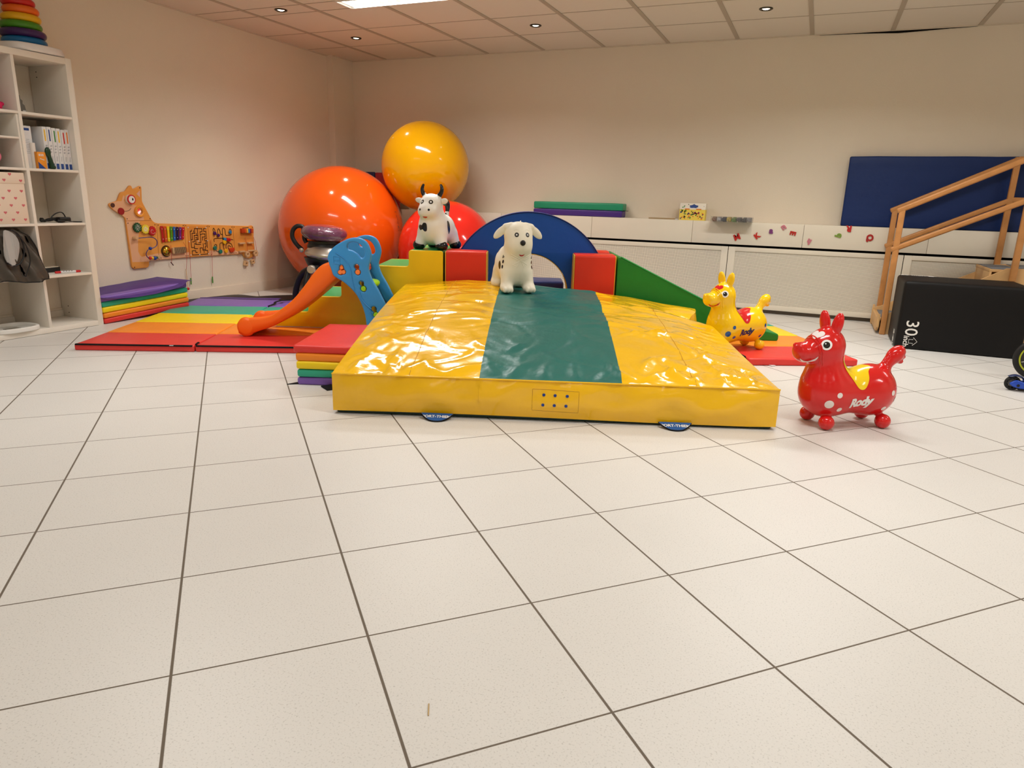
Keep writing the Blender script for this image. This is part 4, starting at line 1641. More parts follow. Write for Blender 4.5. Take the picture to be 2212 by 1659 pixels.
peg((0.675, 0.532), 0.0125, M_SLPEG, 'chute_peg', 0.004)
peg((0.665, 0.501), 0.0145, M_SLPEG, 'chute_peg', -0.002)
peg((0.688, 0.503), 0.0135, M_SLPEG, 'chute_peg', -0.002)
peg((0.783, 0.505), 0.0165, M_SLPEG, 'chute_peg', -0.002)
obj('chute_lip', box((0.776, 0.176, 0.546 - Z0), (0.05, 0.30, 0.012), 0.004), M_SLPEG, SL)
obj('top_deck', box((0.735, 0.176, 0.525 - Z0), (0.14, 0.295, 0.03), 0.012, 3), M_SLORG, SL)
for (c, r) in (((0.818, 0.396), 0.0165), ((0.898, 0.222), 0.0165)):
    peg(c, r, M_SLGRN, 'step_peg', -0.003)
    for dx_ in (0.0,):
        bm = nb()
        add_sphere(bm, (c[0] + 0.012, 0.176, c[1] + 0.016 - Z0), 1.0, 32, 16, (0.058, 0.142, 0.030))
        add_tube(bm, [(c[0] + 0.002, 0.03, c[1] + 0.004 - Z0), (c[0] + 0.006, 0.1, c[1] + 0.012 - Z0)], [0.012, 0.02], 14)
        add_tube(bm, [(c[0] + 0.002, 0.325, c[1] + 0.004 - Z0), (c[0] + 0.006, 0.25, c[1] + 0.012 - Z0)], [0.012, 0.02], 14)
        obj('step', bm, M_SLGRN, SL, angle=80)
rz_ = [(0.80, 0.49), (0.835, 0.425), (0.875, 0.33), (0.915, 0.24), (0.95, 0.15), (0.98, 0.06)]
bm = nb()
for (a, b), (c, d) in zip(rz_[:-1], rz_[1:]):
    add_faces(bm, [(a, 0.03, b - Z0), (a, 0.325, b - Z0), (c, 0.325, d - Z0), (c, 0.03, d - Z0)], [(0, 1, 2, 3)])
bmesh.ops.remove_doubles(bm, verts=bm.verts[:], dist=1e-5)
bmesh.ops.solidify(bm, geom=bm.faces[:], thickness=-0.014)
obj('riser', bm, M_SLRISER, SL)

# ------------------------------------------------------------------ round black stool with silver band, and the purple cushion on it
M_SILVER = mat('satin_silver', (196, 188, 178), rough=0.3, metal=0.75)
M_STBLK = mat('stool_black', (20, 20, 22), rough=0.42)
ST = thing('round_stool', 'round black fitness stool with silver band, arched legs and loop handle', 'stool', (-4.20, 5.36, 0.012), math.radians(22))
ST.scale = (1.06, 1.06, 1.06)
tilt = Matrix.Rotation(math.radians(5), 3, 'Y')
bm = nb()
add_lathe(bm, [(0, 0.24), (0.06, 0.245), (0.11, 0.27), (0.15, 0.32), (0.172, 0.372), (0.178, 0.395), (0, 0.396)], 48, (0, 0, 0.0))
obj('bowl', bm, M_STBLK, ST)
bm = nb()
add_lathe(bm, [(0.178, 0.385), (0.204, 0.405), (0.208, 0.416), (0.205, 0.43), (0.165, 0.485), (0.155, 0.492), (0, 0.492)], 56, (0, 0, 0), 0, tilt)
obj('band', bm, M_SILVER, ST)
obj('collar', add_lathe(nb(), [(0.148, 0.48), (0.145, 0.50), (0.135, 0.515), (0.138, 0.535), (0.0, 0.537)], 48), M_STBLK, ST)
hp = catmull([(-0.19, -0.03, 0.455), (-0.235, -0.035, 0.50), (-0.268, -0.035, 0.56), (-0.262, -0.03, 0.62), (-0.225, -0.025, 0.655), (-0.18, -0.02, 0.65), (-0.163, -0.015, 0.61), (-0.172, -0.012, 0.555), (-0.155, -0.01, 0.515)], 8)
obj('handle', tube(hp, 0.019, 14), M_STBLK, ST)
obj('handle_joint', add_lathe(nb(), [(0, -0.012), (0.018, -0.01), (0.02, 0.006), (0.012, 0.012), (0, 0.013)], 20, (-0.19, -0.045, 0.452), 0, Mrx), M_SILVER, ST)
for k_, a in enumerate((-115, 5, 125)):
    ca, sa = math.cos(math.radians(a)), math.sin(math.radians(a))
    pth = catmull([(0.12, 0, 0.315), (0.16, 0, 0.315), (0.21, 0, 0.285), (0.25, 0, 0.21), (0.27, 0, 0.11), (0.275, 0, 0.026)], 7)
    sw = 0.9 if k_ == 0 else 0
    pts = [(x * ca, x * sa, z) for x, y_, z in pth]
    obj('leg', tube(pts, 0.026, 14), M_STBLK, ST)
# the wide front leg that swings left
pth = catmull([(0.0, -0.20, 0.315), (-0.06, -0.195, 0.31), (-0.14, -0.17, 0.275), (-0.20, -0.14, 0.20), (-0.235, -0.12, 0.10), (-0.245, -0.115, 0.026)], 7)
obj('leg', tube(pth, 0.026, 14), M_STBLK, ST)
bm = nb()
add_lathe(bm, [(0, 0.036), (0.03, 0.034), (0.036, 0.026), (0.038, 0.0), (0, 0.0)], 32, (-0.055, -0.215, 0.305), 0, Matrix(((1, 0, 0), (0, 0, -1), (0, 1, 0))))
obj('badge', bm, M_SILVER, ST)
t = thing('balance_cushion', 'purple round balance cushion wrapped in clear film on top of the black stool', 'cushion', (-4.19, 5.345, 0.5825), math.radians(22))
bm = nb()
prof = [(0, 0.002), (0.13, 0.004), (0.172, 0.014), (0.203, 0.046), (0.208, 0.072), (0.196, 0.102), (0.155, 0.128), (0.08, 0.142), (0, 0.145)]
add_lathe(bm, catmull([(a, b) for a, b in prof], 4), 64, (0, 0, 0), 0, Matrix.Rotation(math.radians(4), 3, 'Y'))
for v in bm.verts:
    v.co.z = max(v.co.z + 0.002 * noise.noise(v.co * 30), 0.0)
obj('cushion', bm, mat('cushion_purple', (104, 54, 82), rough=0.25, coat=1.0, coat_rough=0.08, bump=(24, 0.8, 0.012)), t)

# ------------------------------------------------------------------ black jump box
JB = thing('jump_box', 'big black foam jump box with white 30 inch print, right of the red hopper', 'jump box', (0.64, 5.85, 0))
M_JB = mat('box_black_vinyl', (15, 14, 14), rough=0.55, spec=0.28, bump=(14, 0.15, 0.004))
obj('body', soft_box(0.80, 0.56, 0.503, 0.022, 0.002, 2.0), M_JB, JB)
M_PRINT = mat('white_print', (232, 230, 224), rough=0.6)


def flat_text(body, size, M, parent, name='lettering', bold=0.0, m=None):
    me = text_mesh(body, size, 0.0003, bold=bold)
    me.transform(M)
    return obj(name, me, m or M_PRINT, parent)


RCW = Matrix.Rotation(-PI / 2, 4, 'Z')
F = AX_XZ
flat_text('30', 0.118, Matrix.Translation((0.092, -0.0026, 0.161)) @ F @ RCW, JB, bold=0.0005)
flat_text('inch', 0.052, Matrix.Translation((0.070, -0.0026, 0.060)) @ F @ RCW, JB, bold=0.0008)
arrow = [(0.0, 0.032), (0.030, 0.004), (0.014, 0.004), (0.014, -0.024), (-0.014, -0.024), (-0.014, 0.004), (-0.030, 0.004)]
obj('arrow', tube([(0.113 + v, -0.0028, 0.062 - u) for u, v in arrow], 0.0016, 5, closed=True), M_PRINT, JB)
FL = Matrix(((0, 0, -1, 0), (-1, 0, 0, 0), (0, 1, 0, 0), (0, 0, 0, 1)))
flat_text('24', 0.085, Matrix.Translation((-0.0028, 0.135, 0.085)) @ FL @ RCW, JB, bold=0.001)
flat_text('inch', 0.04, Matrix.Translation((-0.0028, 0.155, 0.030)) @ FL @ RCW, JB, bold=0.0008)
obj('arrow', tube([(-0.0028, 0.115 - v, 0.03 - u * 0.6) for u, v in arrow], 0.0016, 5, closed=True), M_PRINT, JB)
flat_text('20 inch', 0.06, Matrix.Translation((0.10, 0.49, 0.5075)), JB, bold=0.0008)
obj('arrow', me_bm(prism([[(u * 1.3 + 0.225, v + 0.49) for u, v in arrow]], 0.0006, 0, Matrix.Identity(4), (0, 0, 0.507))), M_PRINT, JB)

# ------------------------------------------------------------------ wooden practice stairs
M_BEECH = mat('beech', (196, 136, 78), rough=0.42, vary=0.10, vscale=14)
M_PLY = mat('plywood', (216, 172, 116), rough=0.5, vary=0.07, vscale=9)
M_PLYEDGE = mat('ply_edge', (226, 186, 132), rough=0.55)
M_TREAD = mat('grey_tread', (120, 122, 126), rough=0.7)
PS = thing('practice_stairs', 'wooden practice stairs with two handrails behind the black jump box', 'practice stairs', (0.58, 6.44, 0))
XU = 0.845        # upper posts, from the lower ones
for yy, nm in ((0.02, 'near'), (0.615, 'far')):
    obj('post', box((0.022, yy, 0.505), (0.045, 0.04, 1.01), 0.008, 3), M_BEECH, PS)
    obj('post', box((XU, yy, 0.97), (0.045, 0.04, 0.95), 0.008, 3), M_BEECH, PS)

    def rail(z0_, z1_, ext):
        a = Vector((0.0, yy, z0_))
        b = Vector((XU, yy, z1_))
        b2 = b
        bm_ = nb()
        L_ = (b2 - a).length
        an = math.atan2(b2.z - a.z, b2.x - a.x)
        add_box(bm_, ((a.x + b2.x) / 2, yy, (a.z + b2.z) / 2), (L_ + 0.03, 0.042, 0.042), 0.012, 3, rot=(0, -an, 0))
        o_ = obj('handrail', bm_, M_BEECH, PS)
        if ext:
            obj('handrail', box((XU + 0.42, yy, z1_ + 0.004), (0.84, 0.042, 0.042), 0.012, 3), M_BEECH, PS)
    rail(1.0, 1.425, True)
    rail(0.695, 1.105, True)
    st_ = [(-0.035, 0.02), (-0.035, 0.15), (0.03, 0.17), (0.16, 0.24), (0.30, 0.30), (XU - 0.02, 0.585), (XU + 0.06, 0.59), (XU + 0.85, 0.59), (XU + 0.85, 0.0), (0.18, 0.0), (0.12, 0.055), (0.03, 0.06), (0.03, 0.0), (-0.03, 0.0)]
    if nm == 'near':
        st_ = [(0.045, 0.03), (0.045, 0.17), (0.12, 0.20), (0.40, 0.33), (0.66, 0.50), (XU - 0.04, 0.588), (XU + 0.06, 0.59), (XU + 0.85, 0.59), (XU + 0.85, 0.0), (0.16, 0.0), (0.12, 0.055), (0.075, 0.06), (0.075, 0.0), (0.045, 0.0)]
    obj('stringer', me_bm(prism([st_], 0.02, 0.003, AX_XZ, (0, yy + (0.03 if nm == 'near' else -0.03), 0))), M_PLY, PS)
for k_ in range(4):
    z = 0.13 + 0.15 * k_
    obj('step_board', box((0.12 + 0.235 * k_, 0.33, z - 0.012), (0.26, 0.535, 0.022), 0.003), M_PLY, PS)
    obj('tread_pad', box((0.12 + 0.235 * k_, 0.33, z + 0.001), (0.235, 0.52, 0.004), 0.001), M_TREAD, PS)
    if k_:
        obj('riser_board', box((0.0 + 0.235 * k_, 0.33, z - 0.085), (0.015, 0.535, 0.13), 0.002), M_PLY, PS)
obj('platform', box((XU + 0.45, 0.33, 0.572), (0.80, 0.535, 0.03), 0.003), M_PLY, PS)
obj('tread_pad', box((XU + 0.45, 0.33, 0.589), (0.78, 0.52, 0.004), 0.001), M_TREAD, PS)
fb = [(-0.02, 0.06), (-0.02, 0.17), (0.05, 0.13), (0.55, 0.13), (0.62, 0.17), (0.62, 0.06), (0.56, 0.02), (0.04, 0.02)]
obj('front_board', me_bm(prism([[(0.02 + a, b) for a, b in fb]], 0.02, 0.003, AX_YZ, (-0.02, 0.0, 0))), M_PLY, PS)

# blue gym mat leaning on the ledge
M_BLUEMAT = vinyl('vinyl_royal_blue', (6, 40, 98), rough=0.5)
t = thing('wall_mat', 'large royal blue gym mat standing on the ledge behind the wooden stairs', 'gym mat', (0.187, 7.145, 0.851), rot=(math.radians(-2.6), 0, 0))
obj('cover', soft_box(2.02, 0.055, 0.605, 0.012, 0.003, 1.0), M_BLUEMAT, t)
obj('care_label', box((0.72, 0.02, 0.607), (0.05, 0.02, 0.002), rot=(0, 0.05, 0.2)), M_PAPER, t)

# ------------------------------------------------------------------ things on the ledge
t = thing('ledge_mat', 'folded green over purple foam mat lying on the ledge behind the blue arch', 'gym mat', (-2.805, 7.095, 0.8505))
obj('purple_panel', soft_box(0.965, 0.15, 0.063, 0.010, 0.002, 1), vinyl('vinyl_deep_purple', (74, 48, 130)), t)
obj('green_panel', soft_box(0.972, 0.15, 0.070, 0.012, 0.003, 2), vinyl('vinyl_sea_green', (38, 146, 108)), t, loc=(0, 0, 0.0655))
obj('strap_end', box((0.99, 0.05, 0.066), (0.05, 0.03, 0.004), 0.001), V_BLACK, t)
t = thing('picture_cards', 'thin flat brown booklet lying on the ledge left of the yellow toy box', 'booklet', (-1.46, 7.17, 0.8505))
obj('booklet', box((0.02, 0, 0.006), (0.26, 0.10, 0.011), 0.001), mat('card_brown', (170, 146, 108), rough=0.7), t)
obj('booklet', box((0.17, 0.01, 0.0045), (0.10, 0.09, 0.008), 0.001), M_PAPER, t)
TB = thing('toy_carton', 'yellow patterned toy box with slanted white lid on the ledge', 'toy box', (-1.142, 7.15, 0.8505))
bm = nb()
yp = [(-0.05, 0), (-0.05, 0.108), (-0.028, 0.160), (0.05, 0.160), (0.05, 0)]
M_TBY = mat('carton_yellow', (240, 214, 90), rough=0.45)
M_TBW = mat('carton_white', (232, 226, 212), rough=0.45)
obj('carton', me_bm(prism([[(-0.05, 0), (-0.05, 0.105), (0.05, 0.105), (0.05, 0)]], 0.246, 0.001, AX_YZ, (0, 0, 0))), M_TBY, TB)
obj('lid', me_bm(prism([[(-0.0515, 0.102), (-0.0515, 0.108), (-0.030, 0.161), (0.05, 0.161), (0.05, 0.102)]], 0.247, 0.001, AX_YZ, (0, 0, 0))), M_TBW, TB)
random.seed(5)
inks = [M_BLK_INK, M_BLUE_INK, M_RED_INK, M_ORG_INK, M_GRN_INK, mat('ink_violet', (96, 60, 140), rough=0.5)]
bms = [nb() for _ in inks]
for k_ in range(46):
    x, z = random.uniform(-0.11, 0.11), random.uniform(0.012, 0.092)
    kx = random.randrange(len(inks))
    pts_, fc_ = disc2d(lambda a, r_=random.uniform(0.003, 0.009), q_=random.uniform(0, 6): r_ * (1 + 0.45 * math.sin(3 * a + q_)), 14, 1)
    add_faces(bms[kx], [(x + a, -0.0512, z + b) for a, b in pts_], fc_)
for k_ in range(12):
    x, u = random.uniform(-0.11, 0.11), random.uniform(0.1, 0.8)
    kx = random.choice([0, 1, 4])
    pts_, fc_ = disc2d(lambda a, r_=random.uniform(0.003, 0.007), q_=random.uniform(0, 6): r_ * (1 + 0.4 * math.sin(4 * a + q_)), 12, 1)
    c_ = (-0.0515 + 0.0215 * u, 0.108 + 0.053 * u)
    add_faces(bms[kx], [(x + a, c_[0] + b * 0.37 - 0.0006, c_[1] + b * 0.93) for a, b in pts_], fc_)
pts_, fc_ = disc2d(lambda a: 0.026 * (1 + 0.15 * math.sin(5 * a)), 28, 1)
add_faces(bms[1], [(0.01 + a * 1.5, -0.0425 + b * 0.25 - 0.0008, 0.132 + b * 0.62) for a, b in pts_], fc_)
for m_, b_ in zip(inks, bms):
    obj('printed_pattern', b_, m_, TB, normals=False)
bm = nb()
add_box(bm, (-0.05, -0.0515, 0.105), (0.045, 0.001, 0.01))
add_box(bm, (0.06, -0.0515, 0.105), (0.05, 0.001, 0.01))
obj('tabs', bm, M_ORG_INK, TB)
CC = thing('clear_case', 'flat clear plastic case of small parts jutting out over the ledge edge', 'case', (-0.758, 7.125, 0.8505))
M_CLEAR = mat('clear_plastic', (236, 234, 230), rough=0.06, trans=0.92, ior=1.35)
obj('case', box((0, -0.06, 0.023), (0.372, 0.2, 0.045), 0.003), M_CLEAR, CC)
cols = [(150, 120, 96), (196, 196, 204), (60, 62, 84), (226, 196, 90), (110, 150, 70), (96, 92, 96), (70, 72, 80), (150, 150, 156)]
for k_, c_ in enumerate(cols):
    obj('filling', box((-0.155 + 0.0445 * k_, -0.066, 0.021 + 0.003 * math.sin(k_ * 3)), (0.038, 0.16, 0.028), 0.007, 2), mat('case_filling', c_, rough=0.6, vary=0.4, vscale=70), CC)
M_FOIL = mat('case_rim', (188, 180, 176), rough=0.4)

# ------------------------------------------------------------------ magnet letters on the fascia
LET = [('M', -0.698, 0.711, 205, (196, 40, 34), 0.075, 'red magnet letter M, furthest left of the letters on the ledge front'),
       ('K', -0.515, 0.732, 40, (196, 44, 38), 0.066, 'red magnet letter K under the right end of the clear case'),
       ('a', -0.396, 0.776, -5, (126, 62, 126), 0.075, 'purple magnet letter a on the ledge front'),
       ('n', -0.290, 0.818, 38, (206, 120, 138), 0.075, 'pink magnet letter n touching the top edge of the ledge'),
       ('E', -0.204, 0.767, -100, (186, 36, 32), 0.068, 'red magnet letter E lying on its back on the ledge front'),
       ('h', -0.059, 0.698, 155, (206, 122, 140), 0.066, 'pink magnet letter lowest of the letters on the ledge front'),
       ('b', 0.181, 0.768, 75, (124, 158, 66), 0.072, 'green magnet letter on the ledge front'),
       ('R', 0.257, 0.828, 178, (196, 34, 36), 0.070, 'red upside-down magnet letter R at the lower edge of the blue mat'),
       ('Q', 0.437, 0.755, -65, (176, 34, 34), 0.072, 'dark red magnet letter Q nearest the wooden stairs')]
for ch, x, z, rot_, c_, s_, lb in LET:
    me = text_mesh(ch, s_, 0.004, bold=0.0036)
    bb = [v.co.copy() for v in me.vertices]
    cx_ = (min(v.x for v in bb) + max(v.x for v in bb)) / 2
    cy_ = (min(v.y for v in bb) + max(v.y for v in bb)) / 2
    me.transform(AX_XZ @ Matrix.Rotation(math.radians(rot_), 4, 'Z') @ Matrix.Translation((-cx_, -cy_, 0)))
    o = obj('magnet_letter', me, mat('magnet_plastic', c_, rough=0.4), None, loc=(x, YC - 0.0135, z))
    tag(o, lb, 'magnet letter', 'magnet letters on the ledge front')

# ------------------------------------------------------------------ scooters at the right edge
M_TYRE = mat('tyre', (20, 20, 20), rough=0.6)
M_LIME = mat('lime_rim', (196, 206, 50), rough=0.4)
M_WHEELG = mat('wheel_grey', (48, 46, 44), rough=0.5)
M_CLEARW = mat('wheel_pu', (150, 146, 142), rough=0.3)
M_SCB = mat('scooter_blue', (14, 72, 190), rough=0.3, coat=0.3)
M_SCN = mat('scooter_navy', (16, 34, 78), rough=0.4)
KS = thing('kick_scooter', 'low blue kick scooter with a small grey rear wheel at the right edge', 'scooter', (1.165, 4.79, 0), math.radians(4))
Mw = Matrix.Rotation(PI / 2, 3, 'X')
wr = 0.042
obj('rear_wheel', add_lathe(nb(), [(0.0, -0.008), (0.018, -0.009), (0.02, -0.006), (0.030, -0.006), (0.032, -0.011), (0.036, -0.012)], 40, (0, 0, wr + 0.001), 0, Mw @ Matrix.Diagonal((1, 1, 1))), M_CLEARW, KS)
obj('tyre', tube([((wr - 0.009) * math.cos(a), 0, wr + 0.001 + (wr - 0.009) * math.sin(a)) for a in np.linspace(0, 2 * PI, 41)[:-1]], 0.0095, 10, closed=True), M_TYRE, KS)
for k_ in range(10):
    a = k_ * 2 * PI / 10
    obj('spoke', box((0.025 * math.cos(a), -0.0105, wr + 0.025 * math.sin(a)), (0.012, 0.003, 0.004), 0.001, 1, rot=(0, -a, 0)), M_WHEELG, KS)
fork = catmull([(-0.012, 0.052), (0.012, 0.066), (0.05, 0.056), (0.10, 0.052), (0.40, 0.052), (0.40, 0.022), (0.10, 0.018), (0.04, 0.018), (0.0, 0.026), (-0.018, 0.04)], 4, True)
obj('deck', me_bm(prism([fork], 0.10, 0.006, AX_XZ, (0, 0.02, 0))) if False else me_bm(prism([fork], 0.018, 0.005, AX_XZ, (0, -0.022, 0))), M_SCB, KS)
obj('deck', me_bm(prism([fork], 0.018, 0.005, AX_XZ, (0, 0.022, 0))), M_SCB, KS)
obj('foot_board', box((0.34, 0, 0.047), (0.56, 0.11, 0.014), 0.005), M_SCB, KS)
obj('base_rail', box((0.33, 0, 0.014), (0.60, 0.03, 0.016), 0.004), M_TYRE, KS)
obj('bolt', add_lathe(nb(), [(0, 0.004), (0.007, 0.004), (0.0085, 0.0), (0, 0)], 16, (0.022, -0.031, 0.036), 0, Matrix(((1, 0, 0), (0, 0, -1), (0, 1, 0)))), M_TYRE, KS)
fen = catmull([(-0.03, 0.0, 0.083), (-0.018, 0.0, 0.083), (0.01, 0, 0.090), (0.04, 0, 0.082), (0.058, 0, 0.062), (0.06, 0, 0.05)], 6)
obj('fender', tube(fen, [0.004 + 0.018 * min(1, i / 8) for i in range(len(fen))], 12, flat=0.25), M_SCN, KS)
obj('steering_tube', tube([(0.66, 0, 0.06), (0.72, 0, 0.72)], 0.016, 14), M_SILVER, KS)
obj('handlebar', tube([(0.72, -0.2, 0.72), (0.72, 0.2, 0.72)], 0.013, 12), M_TYRE, KS)
obj('front_wheel', add_lathe(nb(), [(0, -0.012), (0.04, -0.012), (0.05, 0), (0.04, 0.012), (0, 0.012)], 32, (0.67, 0, 0.051), 0, Mw), M_TYRE, KS)

BB = thing('balance_bike', 'black wheeled bike with lime green rim and orange frame cut off at the right edge', 'balance bike', (1.362, 5.18, 0), math.radians(-6))
R_ = 0.128
bm = tube([((R_ - 0.017) * math.cos(a), 0, R_ + (R_ - 0.017) * math.sin(a)) for a in np.linspace(0, 2 * PI, 57)[:-1]], 0.0175, 14, closed=True)
wh = obj('wheel', bm, M_TYRE, BB)
obj('rim', tube([((R_ - 0.036) * math.cos(a), -0.006, R_ + (R_ - 0.036) * math.sin(a)) for a in np.linspace(0, 2 * PI, 57)[:-1]], 0.0055, 8, closed=True), M_LIME, wh)
obj('wheel_disc', add_lathe(nb(), [(0, -0.012), (0.03, -0.012), (0.09, -0.006), (0.093, 0.006), (0, 0.012)], 48, (0, 0, R_), 0, Matrix(((1, 0, 0), (0, 0, 1), (0, 1, 0)))), M_WHEELG, wh)
for k_ in range(8):
    a = k_ * PI / 4 + 0.3
    obj('spoke_line', box((0.058 * math.cos(a), -0.0115, R_ + 0.058 * math.sin(a)), (0.05, 0.002, 0.004), 0.0005, 1, rot=(0, -a, 0)), M_PAPER, wh)
M_BIKEO = mat('bike_orange', (214, 96, 34), rough=0.4)
obj('frame', tube(catmull([(0.0, 0.03, R_), (-0.03, 0.03, 0.24), (-0.04, 0.02, 0.34), (0.1, 0.0, 0.40), (0.42, 0, 0.36), (0.6, 0, R_)], 8), 0.02, 12), M_BIKEO, BB)
obj('wheel', tube([(0.6 + (R_ - 0.017) * math.cos(a), 0, R_ + (R_ - 0.017) * math.sin(a)) for a in np.linspace(0, 2 * PI, 49)[:-1]], 0.0175, 12, closed=True), M_TYRE, BB)
obj('saddle', soft_box(0.2, 0.10, 0.04, 0.015, 0.001), M_TYRE, BB, loc=(0.3, -0.05, 0.40))

# splinter on the floor
o = obj('wood_splinter', box((0, 0, 0.0012), (0.003, 0.034, 0.0024), 0.0008), mat('straw', (188, 160, 116), rough=0.8), None)
o.location = (-0.601, 1.037, 0)
o.rotation_euler = (0, 0, math.radians(28))
tag(o, 'tiny straw-coloured splinter lying on a floor tile in the foreground', 'splinter')

# ------------------------------------------------------------------ inflatable hoppers
def hopper_mat(name, col, rough=0.16, coat=0.3):
    return mat(name, col, rough=rough, spec=0.5, coat=coat, coat_rough=0.08, vary=0.015, vscale=4)


def place(c, yaw, rel):
    """rotate a head point about the neck"""
    ca, sa = math.cos(yaw), math.sin(yaw)
    return (c[0] + rel[0] * ca - rel[1] * sa, c[1] + rel[0] * sa + rel[1] * ca, c[2] + rel[2])


def eye_parts(parent, bv, c, n, r, pupil_col, up=(0, 0, 1), iris=0.62, glint=True, white=None):
    bm = nb()
    lay(bm, bv, disc2d(r, 40, 4), c, n, up, 0.0010)
    e = obj('eye', bm, white or M_EYEW, parent, normals=False)
    bm = nb()
    lay(bm, bv, disc2d(r * iris, 36, 4), c, n, up, 0.0018)
    p = obj('pupil', bm, pupil_col, e, normals=False)
    if glint:
        u = Vector(up).cross(Vector(n)).normalized()
        bm = nb()
        lay(bm, bv, disc2d(r * 0.13, 16, 2), Vector(c) - u * r * 0.22 + Vector(up) * r * 0.22, n, up, 0.0026)
        obj('glint', bm, M_EYEW, p, normals=False)
    return e


M_EYEW = mat('eye_white', (240, 240, 238), rough=0.25)
M_EYEB = mat('eye_black', (18, 18, 18), rough=0.15, coat=0.5)
HC = (0.155, 0.0, 0.388)
YAW = math.radians(2)


def donkey_sdf(P):
    def R(rel):
        return place(HC, YAW, rel)
    front = d_ell(P, (0.120, 0, 0.168), (0.130, 0.118, 0.126))
    rear = d_ell(P, (-0.100, 0, 0.170), (0.126, 0.116, 0.126))
    mid = d_ell(P, (0.01, 0, 0.165), (0.15, 0.102, 0.104))
    b = smin(smin(front, rear, 0.03), mid, 0.04)
    neck = d_cap(P, (0.140, 0, 0.24), (0.155, 0, 0.37), 0.084, 0.077)
    b = smin(b, neck, 0.05)
    head = d_ell(P, HC, (0.083, 0.078, 0.086))
    b = smin(b, head, 0.02)
    Q = rot_pts(P, R((0.0, 0, 0)), 0, 0, YAW)
    muz = d_cap(Q, (0.05, 0, -0.016), (0.106, 0, -0.032), 0.060, 0.047)
    b = smin(b, muz, 0.028)
    b = smin(b, d_ell(Q, (0.130, 0, -0.024), (0.032, 0.043, 0.038)), 0.02)
    for sy in (-1, 1):
        b = smin(b, d_ell(P, (0.150, 0.078 * sy, 0.0345), (0.036, 0.035, 0.0345)), 0.016)
        b = smin(b, d_ell(P, (-0.145, 0.077 * sy, 0.0345), (0.036, 0.035, 0.0345)), 0.016)
        b = smin(b, d_ell(Q, (0.145, 0.020 * sy, 0.000), (0.013, 0.011, 0.011)), 0.008)
    # ears: flattened leaf shapes
    for (x, y, tx, ty) in ((0.142, 0.032, 0.134, 0.040), (0.150, -0.032, 0.154, -0.044)):
        a, c = np.array((x, y, 0.455)), np.array((tx, ty, 0.524))
        Q2 = rot_pts(P, (a + c) / 2, math.atan2(-(ty - y), 0.07), math.atan2(tx - x, 0.07), 0.35)
        b = smin(b, d_ell(Q2, (0, 0, 0.0), (0.017, 0.027, 0.058)), 0.010)
    # tail
    b = smin(b, d_cap(P, (-0.162, 0, 0.262), (-0.182, 0, 0.30), 0.028, 0.026), 0.022)
    Q3 = rot_pts(P, (-0.215, 0, 0.338), 0, -0.75, 0)
    b = smin(b, d_ell(Q3, (0, 0, 0), (0.037, 0.034, 0.054)), 0.014)
    for k_ in range(3):
        Q4 = (-0.246 - 0.004 * k_ + 0.012 * (k_ == 2), 0, 0.352 - 0.022 * k_)
        b = smin(b, d_ell(P, Q4, (0.016, 0.020, 0.013)), 0.006)
    return b


DONKEY = sdf_mesh(donkey_sdf, (-0.30, -0.15, -0.004), (0.32, 0.15, 0.60), 0.0062)
for v in DONKEY.verts:
    v.co.z = max(v.co.z, 0.0)
DBV = bvh_of(DONKEY)
DONKEY_ME = bpy.data.meshes.new('donkey_body')
DONKEY.to_mesh(DONKEY_ME)


def text_lay(bm, bv, body, size, c, n, up, mi, bold=0.0, shear=0.0, maxlen=0.006, squash=1.0, off=0.0012, rot=0.0, space=1.0):
    pts, fs = fine2d(text_mesh(body, size, 0, bold, shear, 4, space), maxlen)
    ca, sa = math.cos(rot), math.sin(rot)
    pts = [((x * squash) * ca - y * sa, (x * squash) * sa + y * ca) for x, y in pts]
    return lay(bm, bv, (pts, fs), c, n, up, off, mi)


